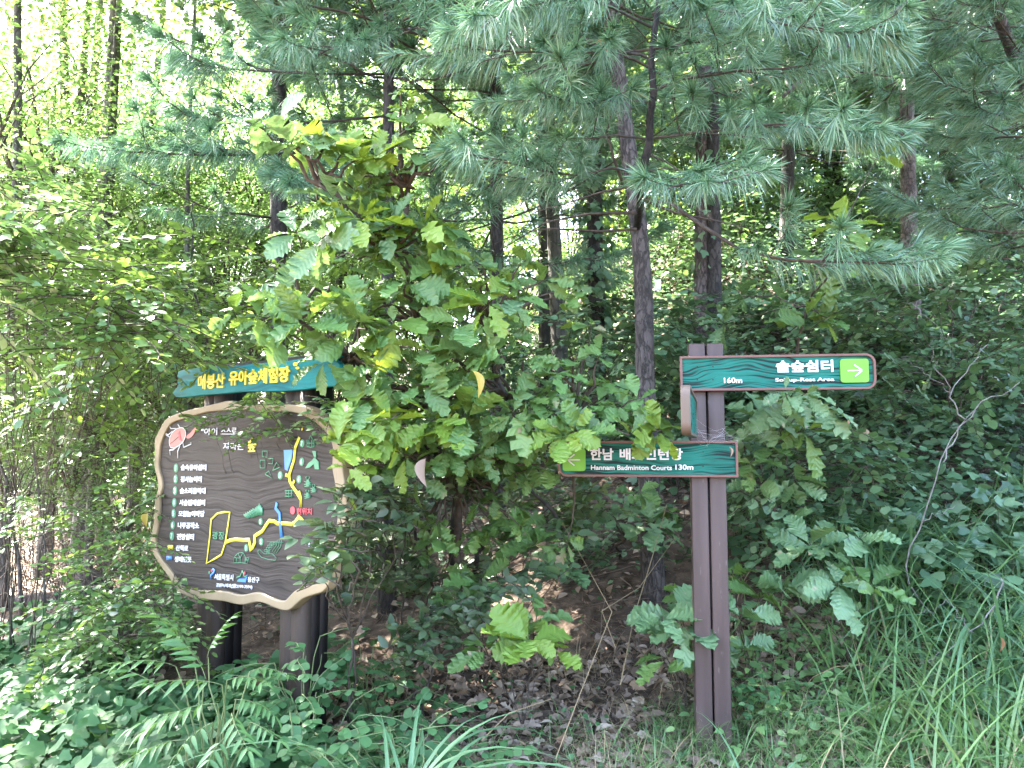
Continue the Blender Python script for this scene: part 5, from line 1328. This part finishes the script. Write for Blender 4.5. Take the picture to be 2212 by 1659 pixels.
obj('limb', (lambda mb: (mb.tube(np.array(limb) - tb, np.linspace(.028, .014, len(limb)), 9, rough=.06), mb.mesh('limb', M['limb_dark'], True))[1])(MB()), pineA)
pine_branches(pineA, tb, sp[1:])
sp = auto_branches(ax, 5.7, 7.8, .5, (1.0, 1.9), per=6, dens=.14)
pine_branches(pineA, tb, sp, tl=NEED_FAR, tsc=(1.3, 1.7))
o = bpy.data.objects.new('tree_tag', None)
bpy.data.objects.remove(o)
b = MB(); b.box((0, 0, 0), (.040, .004, .075), -.3)
wt = obj('paper_tag', b.mesh('paper_tag', flat_mat('paper', (.62, .64, .68))), pineA); q = P(1421, 616, DA - .12) - tb
wt.location = tuple(q)

def pine(label, px, py, D, leanpx, topy, r0, mat, zr, Lr, per, dz, tl=NEED, dens=.1, tsc=(.9, 1.25), group='pine trees', high=True, az=None, st=.3, mid=0):
    g = gb(px, py, D); t = P(px + leanpx, topy, D); m = (g + t) / 2 + [mid, 0, 0]
    top = t + (t - g) * .8
    axp = np.array([g - [0, 0, .1], m, t, top])
    root = thing('pine_tree', g, label, 'pine tree', group)
    obj('trunk', trunk_mesh(axp - g, r0, r0 * .45, mat, 12, .12, 30), root)
    sp = auto_branches(axp, zr[0], zr[1], dz, Lr, per=per, dens=dens, az=az, st=st)
    pine_branches(root, g, sp, tl=tl, tsc=tsc)
    if high:
        sp = auto_branches(axp, zr[1], zr[1] + 2.4, .7, (1.2, 2.2), per=5, dens=.2)
        pine_branches(root, g, sp, tl=NEED_FAR, tsc=(1.4, 1.9))
    return root, g, axp
pine('pine with flaky reddish grey trunk at the right, wrapped by a thin vine', 1965, 690, 7.6, -6, 180, .098, 'bark_red', (5.0, 6.8), (1.3, 2.3), 6, .42)
pine('pine hidden beyond the right edge whose blue green boughs reach into the picture', 2330, 800, 5.0, -20, 0, .09, 'bark_red', (3.0, 5.2), (.7, 1.35), 6, .34)
pine('dark trunked pine left of the central oak above the title plank', 606, 1050, 6.6, -4, 200, .10, 'bark_dark', (3.6, 5.6), (.8, 1.5), 4, .6, az=None)
pine('pine with dark thin trunk right behind the top of the oak', 1078, 900, 6.8, -8, 100, .075, 'bark_dark', (3.2, 6.2), (1.1, 2.1), 6, .40)
pine('distant pine between the near grey trunk and the reddish trunk', 1700, 780, 9.5, 10, 100, .10, 'bark_dark', (5.4, 8.0), (1.4, 2.5), 6, .5, tl=NEED_FAR, dens=.13, tsc=(.9, 1.2))
pine('distant pine behind the ivy covered trunk', 1180, 760, 9.5, -10, 100, .10, 'bark_dark', (5.2, 8.0), (1.4, 2.5), 6, .5, tl=NEED_FAR, dens=.13, tsc=(.9, 1.2))
pine('distant pine beyond the right edge above the vine slope', 2240, 700, 10.0, 0, 100, .10, 'bark_dark', (4.9, 8.5), (1.4, 2.6), 6, .5, tl=NEED_FAR, dens=.13, tsc=(1, 1.3))
# pine boughs reaching into the left half
pl, gl, axl = pine('slim pine hidden behind the oak with long boughs over the map board', 840, 980, 5.4, 0, 50, .06, 'bark_dark', (4.3, 4.7), (.8, 1.3), 4, .40)
spx = [(path([(840, 320, 5.4), (700, 325, 5.1), (560, 335, 4.7), (420, 335, 4.4), (310, 330, 4.2), (230, 325, 4.1)]), .010, .07, .3),
       (path([(840, 250, 5.4), (720, 262, 5.0), (600, 268, 4.7), (480, 262, 4.5), (400, 250, 4.4)]), .010, .07, .25),
       (path([(840, 160, 5.4), (700, 160, 4.9), (600, 155, 4.7), (500, 150, 4.5), (420, 140, 4.4)]), .010, .07, .3),
       (path([(840, 380, 5.4), (760, 385, 4.9), (680, 392, 4.5), (640, 400, 4.3)]), .008, .07, .4),
       (path([(840, 60, 5.4), (760, 90, 4.8), (700, 110, 4.4), (650, 100, 4.2)]), .008, .06, .3),
       (path([(850, 80, 5.4), (900, 60, 4.8), (950, 70, 4.4), (990, 60, 4.2)]), .008, .06, .3)]
pine_branches(pl, gl, spx)

# thick bare pine limb, upper right, and dead hanging sprays are parts of the far right pine
g = gb(2290, 900, 5.6)
dl = thing('bare_branch', g, 'long bare limb slanting up through the needles at the upper right', 'tree branch')
b = MB(); pp = path([(2290, 900, 5.6), (2260, 300, 5.2), (2120, -60, 4.6), (1960, 10, 4.3), (1880, 60, 4.2), (1800, 118, 4.15), (1740, 165, 4.1), (1690, 210, 4.1)])
b.tube(pp - g, [.05, .045, .035, .024, .021, .018, .014, .008], 9, rough=.05)
b.tube(path([(1800, 118, 4.15), (1790, 100, 4.1), (1796, 82, 4.05)]) - g, [.007, .005, .003], 5)
obj('limb', b.mesh('limb', M['bark_pine'], True), dl)

# ivy covered trunk, broken stump, more trunks in the middle distance
def bare_trunk(name, label, px, py, D, dx, topy, r0, mat, cat='tree trunk', ivy=0, group=None, r1=None, mid=0.0, tz=None):
    g = gb(px, py, D); t = P(px + dx, topy, D)
    if tz: t = t + (t - g) * tz
    m = (g * .5 + t * .5) + [mid, 0, 0]
    root = thing(name, g, label, cat, group)
    pts = np.array([g - [0, 0, .1], m, t]) - g
    obj('trunk', trunk_mesh(pts, r0, r1 or r0 * .7, mat, 12, .14, 24), root)
    if ivy:
        b = MB(); n = ivy; h = rng.random(n); a = rng.uniform(0, 6.28, n)
        c = pts[0] + (pts[-1] - pts[0]) * h[:, None]
        rr = r0 * (1 + .9 * rng.random(n)) + .02
        q = c + np.stack([np.cos(a) * rr, np.sin(a) * rr, np.zeros(n)], 1)
        d = np.stack([np.cos(a) * .4, np.sin(a) * .4, -np.ones(n) * .8], 1) + rng.normal(0, .3, (n, 3))
        up = np.stack([np.cos(a), np.sin(a), np.full(n, .4)], 1) + rng.normal(0, .3, (n, 3))
        b.scatter(PALM[0], frames(d, up), q, rng.uniform(.05, .10, n), rng.random(n))
        obj('ivy', b.mesh('ivy', M['vine']), root, kind='stuff')
    return root
bare_trunk('tree', 'trunk thickly wrapped in dark ivy left of the near pine', 1292, 760, 7.2, -10, 300, .085, 'bark_dark', 'tree', 1500, tz=.7)
bare_trunk('dead_tree', 'broken brown dead trunk with peeling bark behind the top of the signpost', 1515, 740, 7.0, 6, 400, .10, 'bark_red', 'dead tree', 60, r1=.075, tz=.5)
bare_trunk('dead_tree', 'blackish charred trunk standing right beside the broken brown one', 1542, 735, 6.9, 0, 440, .075, 'bark_dark', 'dead tree', 60, tz=.5)
bare_trunk('tree', 'leaning thin dark trunk under the big oak, right of its stems', 1255, 1200, 5.6, -110, 1045, .022, 'bark_grey', 'sapling')

# ------------------------------------------------------------------ broadleaved trees in the background
CR = [crown_mesh('crown', 'bright', 200 + i, 3600, 1.6, 1.4, .062, 70) for i in range(4)]
CRF = [crown_mesh('crown', 'bright', 220 + i, 7200, 2.6, 2.6, .105, 90, cs=.5) for i in range(4)]
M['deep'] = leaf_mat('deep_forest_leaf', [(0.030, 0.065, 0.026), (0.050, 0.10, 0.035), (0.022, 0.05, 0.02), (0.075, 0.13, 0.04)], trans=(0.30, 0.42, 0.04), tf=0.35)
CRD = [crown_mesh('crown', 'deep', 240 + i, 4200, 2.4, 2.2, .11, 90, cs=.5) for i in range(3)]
def tree(px, D, label, r0=.06, crowns=(), mat='bark_grey', lean=0.0, group='background forest trees', zt=8.0, base_y=None, cat='tree', fork=None):
    x = (px - 1106) / F * D; g = np.array([x, D, H(x, D)])
    top = g + [lean, rng.normal(0, .2), zt - g[2]]
    root = thing('broadleaf_tree', g, label, cat, group)
    m = (g + top) / 2 + [rng.normal(0, .12), 0, 0]
    pts = np.array([g - [0, 0, .15], m, top]) - g
    obj('trunk', trunk_mesh(pts, r0, r0 * .4, mat, 9, .1, 22), root)
    for (dx, dy, z, s, lst) in crowns:
        f = (z - g[2]) / max(.5, top[2] - g[2]); c = np.array([np.interp(f, [0, .5, 1], pts[:, 0]) + dx, dy, z - g[2]])
        a = np.array([np.interp(max(0, f - .12), [0, .5, 1], pts[:, 0]), np.interp(max(0, f - .12), [0, .5, 1], pts[:, 1]), (z - g[2]) - .8 * s])
        b = MB(); b.tube(jitpath(a, c, 7, .05), np.linspace(r0 * .4, .01, 7), 6); obj('limb', b.mesh('limb', M[mat], True), root)
        R = rotz(np.array([rng.uniform(0, 6.28)]))[0]
        place(lst[rng.integers(0, len(lst))], 'crown', root, R, c, s)
    return root
# left middle distance: thin pale trunks, sunlit layered leaves
for px, D, r0, lean, cz, lab in (
    (25, 7.0, .06, -.2, ((.2, 0, 3.9, .8), (-.4, -.3, 2.6, .6), (.3, -1.0, 4.8, .9)), 'slim tree at the far left edge with sunlit layered leaves'),
    (110, 8.5, .08, .1, ((0, 0, 4.2, .9), (.3, -.8, 5.4, .9)), 'pale straight trunk near the left edge'),
    (165, 10.0, .11, .2, ((.2, 0, 4.6, 1.0), (.5, -.6, 6.2, 1.1)), 'thicker pale trunk left of the leaning one'),
    (205, 7.4, .035, .05, ((.1, 0, 3.5, .6), (0, 0, 2.2, .45)), 'thin dark stemmed sapling left of the title plank'),
    (255, 9.0, .10, -.9, ((.1, 0, 4.4, 1.0), (-.5, -.5, 5.6, 1.0)), 'grey trunk leaning left in the sunny wood'),
    (300, 9.6, .09, .1, ((.3, 0, 4.2, .9), (.1, 0, 5.8, 1.0)), 'upright trunk right beside the leaning grey one'),
    (420, 7.0, .03, -.1, ((.1, .2, 3.2, .55), (-.1, .2, 2.3, .5)), 'thin dark stem rising behind the title plank'),
    (400, 11.0, .10, .3, ((0, 0, 4.6, 1.1), (.2, 0, 6.6, 1.2)), 'trunk in the sunny wood above the title plank'),
    (500, 9.5, .06, .6, ((0, 0, 3.6, .9), (0, 0, 5.2, 1.0)), 'curving grey stem behind the pine boughs'),
    (690, 8.6, .05, .1, ((0, 0, 2.9, .8), (0, .2, 4.2, .9)), 'thin trunk glimpsed through the left side of the oak'),
    (930, 9.0, .05, .1, ((0, 0, 3.2, .8), (0, 0, 4.6, .9)), 'thin trunk glimpsed above the middle of the oak')):
    tree(px, D, lab, r0, [(*c, CR) for c in cz], 'bark_grey', lean)
# bushes of the sunny undergrowth, small leaves in layers
CRB = [crown_mesh('foliage', 'bright', 260 + i, 3000, .95, .62, .048, 50, cs=.2) for i in range(4)]
def bush(px, py, D, s, label, name='understory_bush'):
    c = P(px, py, D); g = np.array([c[0], c[1], H(c[0], c[1])])
    root = thing(name, g, label, 'bush', 'bushes in the sunny undergrowth')
    b = MB()
    for k in range(2):
        a = rng.uniform(0, 6.28); e = c - g + np.array([math.cos(a) * .4 * s, math.sin(a) * .4 * s, 0])
        b.tube(jitpath([0, 0, -.05], e, 7, .03), np.linspace(.006, .003, 7), 4, cap=False)
    obj('stem', b.mesh('stem', M['twig'], True), root)
    place(CRB[rng.integers(0, 4)], 'foliage', root, rotz(np.array([rng.uniform(0, 6.28)]))[0], c - g, s)
for px, py, D, s_, lab in (
    (40, 640, 6.2, 1.0, 'bush at the far left edge, highest of the sunny undergrowth'), (180, 700, 6.8, 1.0, 'bush in the sunny undergrowth a little in from the left edge'),
    (330, 620, 7.4, 1.0, 'bush in the sunny undergrowth above and left of the title plank'), (500, 560, 8.0, 1.1, 'bush in the sunny undergrowth above the title plank'),
    (60, 850, 7.6, 1.0, 'bush in front of the dry stems at the left edge'), (250, 860, 8.0, 1.0, 'bush in front of the dry stems left of the title plank'),
    (350, 780, 7.0, .8, 'small bush touching the left end of the title plank'), (100, 470, 8.6, 1.3, 'airy bush below the pale trunks at the left'),
    (300, 450, 9.2, 1.3, 'airy bush around the foot of the leaning grey trunk'), (470, 420, 9.6, 1.3, 'airy bush right of the leaning grey trunk'),
    (640, 560, 8.8, 1.1, 'bush showing between the dark pine trunk and the oak'), (700, 450, 10.0, 1.3, 'bush far behind the left side of the oak'),
    (950, 560, 10.0, 1.2, 'bush far behind the middle of the oak'), (1130, 600, 10.5, 1.2, 'sunny bush showing between oak and ivy covered trunk'),
    (1450, 560, 11.5, 1.2, 'sunny bush showing right of the near pine trunk'), (1700, 520, 12.0, 1.3, 'sunny bush glimpsed under the pine boughs on the crest'),
    (160, 960, 6.6, .7, 'low bush over the dry stems left of the board'), (20, 1010, 6.0, .6, 'low bush beside the slim reddish stem at the left edge'), (270, 1080, 6.2, .5, 'small bush against the dry stems near the left rim of the board'), (90, 900, 8.6, 1.0, 'bush behind the dry stems at the far left'), (400, 700, 8.8, 1.0, 'bush behind the title plank, half hidden by twigs')):
    bush(px, py, D, s_, lab)
# far wood
k = 0
far = []
for i in range(19): far.append((rng.uniform(-350, 1000), rng.uniform(13, 30)))
for i in range(19): far.append((rng.uniform(1000, 2500), rng.uniform(12.5, 28)))
for i, (px, D) in enumerate(far):
    x = (px - 1106) / F * D; gz = float(H(x, D))
    left = px < 1000
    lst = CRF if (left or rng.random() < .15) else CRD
    cs = [(rng.normal(0, .6), rng.normal(0, .6), gz + z, rng.uniform(.8, 1.15), lst) for z in ((1.8, 4.6, 7.4) if D < 20 else (2.5, 6.0, 9.5))]
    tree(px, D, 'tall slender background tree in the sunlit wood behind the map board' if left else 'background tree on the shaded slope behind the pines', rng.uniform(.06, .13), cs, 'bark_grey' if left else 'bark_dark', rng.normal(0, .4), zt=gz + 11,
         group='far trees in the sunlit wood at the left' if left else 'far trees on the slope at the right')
for px, D, lab in ((1620, 14.0, 'broadleaved tree closing the gap above the crest behind the signpost'), (1830, 15.0, 'broadleaved tree on the crest left of the reddish pine trunk'), (2080, 14.5, 'broadleaved tree on the crest right of the reddish pine trunk'), (1350, 15.5, 'broadleaved tree far behind the near pine trunk')):
    x = (px - 1106) / F * D; gz = float(H(x, D))
    tree(px, D, lab, .10, [(rng.normal(0, .4), 0, gz + z, 1.1, CRD if k % 2 else CRF) for k, z in enumerate((1.6, 3.8, 6.2))], 'bark_dark', 0, zt=gz + 9)
# tall trees whose crowns close over the signs (above the picture) and shade them
for x, y, lab in ((-2.8, 8.8, 'tall tree behind the map board whose crown spreads overhead'), (-1.0, 9.4, 'tall tree with a high crown behind the oak'), (-4.3, 7.6, 'tall tree with a high crown at the left of the wood'), (.6, 8.8, 'tall tree with a high crown behind the near pine')):
    px = 1106 + F * x / y
    tree(px, y, lab, .10, [(rng.normal(0, .4), -.6, 8.2, 1.0, CRD), (rng.normal(0, .4) - .8, -2.2, 8.0, .85, CRD)], 'bark_grey', zt=10.0)

# ------------------------------------------------------------------ details
# dead pale branch on the right bank
g = gb(2010, 1330, 4.3)
db = thing('dead_branch', g, 'pale forked dead branch standing on the right bank', 'dead branch')
b = MB()
for lst, r0 in (([(2010, 1330, 4.3), (1950, 1240, 4.2), (1990, 1130, 4.15), (2035, 1000, 4.1), (2080, 900, 4.1), (2110, 880, 4.1)], .008), ([(2035, 1000, 4.1), (2070, 940, 4.1), (2120, 870, 4.05), (2200, 830, 4.0)], .006),
                ([(1990, 1130, 4.15), (2030, 1110, 4.1), (2070, 1085, 4.05)], .004), ([(2080, 905, 4.1), (2050, 850, 4.1), (2090, 800, 4.1), (2130, 740, 4.1)], .006), ([(2060, 850, 4.1), (2020, 790, 4.1), (2010, 730, 4.1)], .003), ([(1960, 650, 4.4), (2010, 690, 4.3), (2060, 760, 4.2)], .003),
                ([(2050, 850, 4.1), (1990, 800, 4.1), (1940, 770, 4.1)], .003), ([(2160, 1250, 3.9), (2150, 1310, 3.85), (2060, 1400, 3.8), (1990, 1430, 3.8)], .006), ([(2100, 1370, 3.8), (2050, 1300, 3.8), (1980, 1330, 3.8)], .003)):
    q = path(lst); q = np.stack([np.interp(np.linspace(0, 1, 14), np.linspace(0, 1, len(q)), q[:, i]) for i in range(3)], 1) + rng.normal(0, .008, (14, 3))
    b.tube(q - g, np.linspace(r0 * .72, r0 * .25, 14), 6)
obj('wood', b.mesh('wood', M['twig_pale'], True), db)
# arching bare twigs in the middle
g = gb(1320, 1500, 3.9)
tw = thing('dead_twig', g, 'thin straw coloured bent twig standing in the bare litter', 'twig')
b = MB()
for lst, r0 in (([(1200, 1640, 3.35), (1245, 1520, 3.5), (1322, 1322, 3.75), (1260, 1210, 4.1), (1215, 1130, 4.3)], .0025), ([(1340, 1480, 3.8), (1370, 1330, 4.1), (1410, 1200, 4.5), (1440, 1090, 4.7)], .0035), ([(1330, 1400, 3.9), (1300, 1320, 3.9), (1380, 1270, 4.2), (1460, 1160, 4.6)], .0025), ([(1040, 1600, 3.45), (1100, 1540, 3.5), (1190, 1510, 3.6)], .003)):
    q = path(lst); b.tube(q - g, np.linspace(r0, r0 * .6, len(q)), 5, cap=False)
obj('stalk', b.mesh('stalk', M['straw']), tw)
# crooked stems under the oak
def stems(name, lab, lists, mat, cat='stems'):
    g = P(*lists[0][0][0]); g[2] = H(g[0], g[1]); r = thing(name, g, lab, cat); 
    for lst, r0 in lists:
        b = MB(); q = path(lst); q = np.stack([np.interp(np.linspace(0, 1, 12), np.linspace(0, 1, len(q)), q[:, i]) for i in range(3)], 1) + rng.normal(0, .006, (12, 3))
        b.tube(q - g, np.linspace(r0, r0 * .6, 12), 7); obj('stem', b.mesh('stem', M[mat], True), r)
for lst, r0 in [([(985, 1280, 4.7), (975, 1150, 4.5), (990, 1060, 4.4), (1080, 1045, 4.3)], .022), ([(1020, 1300, 4.7), (1030, 1200, 4.6), (1060, 1130, 4.5)], .020), ([(880, 1290, 4.8), (900, 1150, 4.7), (860, 1040, 4.6)], .012), ([(1250, 1180, 4.6), (1180, 1090, 4.4), (1120, 1040, 4.2), (1080, 960, 4.1)], .013), ([(940, 1300, 4.8), (915, 1180, 4.7), (950, 1080, 4.6)], .01)]:
    b = MB(); q = path(lst); q = np.stack([np.interp(np.linspace(0, 1, 12), np.linspace(0, 1, len(q)), q[:, i]) for i in range(3)], 1) + rng.normal(0, .006, (12, 3))
    b.tube(q - bs_, np.linspace(r0, r0 * .6, 12), 7); obj('stem', b.mesh('stem', M['bark_dark'], True), oak_root)
stems('thin_sapling', 'thin dark bare stem rising above the left end of the title plank', [([(470, 860, 4.9), (445, 720, 4.9), (415, 620, 4.9), (415, 500, 4.9), (412, 440, 4.9)], .008)], 'bark_dark', 'sapling')
stems('thin_sapling', 'slim reddish stem at the far left over the sunlit ground', [([(50, 1340, 5.6), (38, 1220, 5.6), (10, 1060, 5.6), (-10, 950, 5.6)], .016)], 'bark_red', 'sapling')
stems('thin_sapling', 'thin pale stem just right of the slim reddish one', [([(100, 1320, 5.8), (95, 1200, 5.8), (82, 1060, 5.8), (70, 960, 5.8)], .009)], 'bark_grey', 'sapling')
# stump and log at the left
g = gb(200, 1235, 7.2)
st = thing('tree_stump', g, 'low dark cut stump on the sunlit ground at the left', 'tree stump')
b = MB(); b.tube(np.array([[0, 0, -.1], [0, 0, .05], [.01, 0, .28], [.015, 0, .30]]), [.22, .17, .15, .145], 14, rough=.15); obj('wood', b.mesh('wood', M['bark_dark']), st)
b = MB(); b.tube(np.array([[-.15, -.1, .08], [-.7, -.15, .07], [-1.2, 0, .06]]), [.07, .06, .05], 9, rough=.15)
lg = tag(obj('fallen_log', b.mesh('fallen_log', M['bark_red'])), 'short pale log lying left of the dark stump', 'log'); lg.location = tuple(g)
# curled dry leaves that stand out
TL = T_ovate(.32, .5, .6, 6, .5)
for px, py, D, s, d, m, lab in ((1285, 92, None, .11, (.8, -.2, -.5), 'brown_leaf', 'dry orange brown leaf caught on the pine bough near the top'),
    (1785, 1525, None, .13, (.5, -.3, -.6), 'litter', 'big curled dry leaf standing in the grass right of the signpost'),
    (1830, 905, 4.2, .05, (.1, -.2, -1), 'brown_leaf', 'small curled tan leaf hanging below the upper arrow sign, left of its twin'),
    (1868, 925, 4.2, .055, (.2, -.1, -1), 'litter', 'second curled dry leaf hanging below the upper arrow sign, to the right'),
    (2160, 1375, 3.7, .065, (.3, -.2, -.9), 'brown_leaf', 'orange brown leaf caught in the grass at the right edge'),
    (1575, 965, 3.5, .045, (.4, -.3, -.8), 'needle_litter', 'shrivelled grey leaf stuck in the cobweb on the lower sign'),
    (1020, 800, 3.2, .11, (.6, -.2, -.8), 'yellow_leaf', 'yellowing oak leaf in the middle of the oak'),
    (2045, 535, 5.0, .08, (.9, 0, .1), 'yellow_leaf', 'yellow vine leaf in the shade at the right'),
    (320, 1105, 4.7, .09, (-.3, -.2, -.9), 'yellow_leaf', 'yellow leaf hanging beside the left rim of the map board'),
    (920, 990, 3.2, .12, (-.3, -.2, -.9), 'litter', 'withered brown oak leaf hanging at the lower left of the oak')):
    if lab.startswith('dry orange'): q = P(px, py, Dl - .52)
    elif D is None: q = G(px, py) + [0, 0, .06]
    else: q = P(px, py, D)
    o = obj('dry_leaf', npmesh('dry_leaf', TL[0], TL[1], M[m], np.zeros(len(TL[0])), TL[2], True)); tag(o, lab, 'dry leaf', 'single dry leaves')
    Rm = Rdir(np.array(d, float), .3); o.matrix_world = MX(Rm, q, s)
# cobweb on the lower sign
cw = P(1560, 950, 3.56)
b = MB(); web_c = flat_mat('cobweb', (.45, .45, .46))
anc = [P(1500, 912, 3.55), P(1497, 930, 3.55), P(1530, 955, 3.54), P(1590, 955, 3.55), P(1565, 925, 3.56), P(1590, 945, 3.6), P(1660, 930, 3.75), P(1520, 948, 3.5), P(1640, 938, 3.72)]
for i in range(46):
    a = anc[rng.integers(0, len(anc))] + rng.normal(0, .012, 3); c = anc[rng.integers(0, len(anc))] + rng.normal(0, .012, 3)
    if np.linalg.norm(a - c) > .28 and rng.random() < .85: continue
    b.tube(jitpath(a, c, 5, .003, .012) - cw, .00028, 3, cap=False)
o = obj('cobweb', b.mesh('cobweb', web_c)); tag(o, 'grey cobweb strung over the right end of the lower arrow sign', 'cobweb'); o['kind'] = 'stuff'; o.location = tuple(cw)
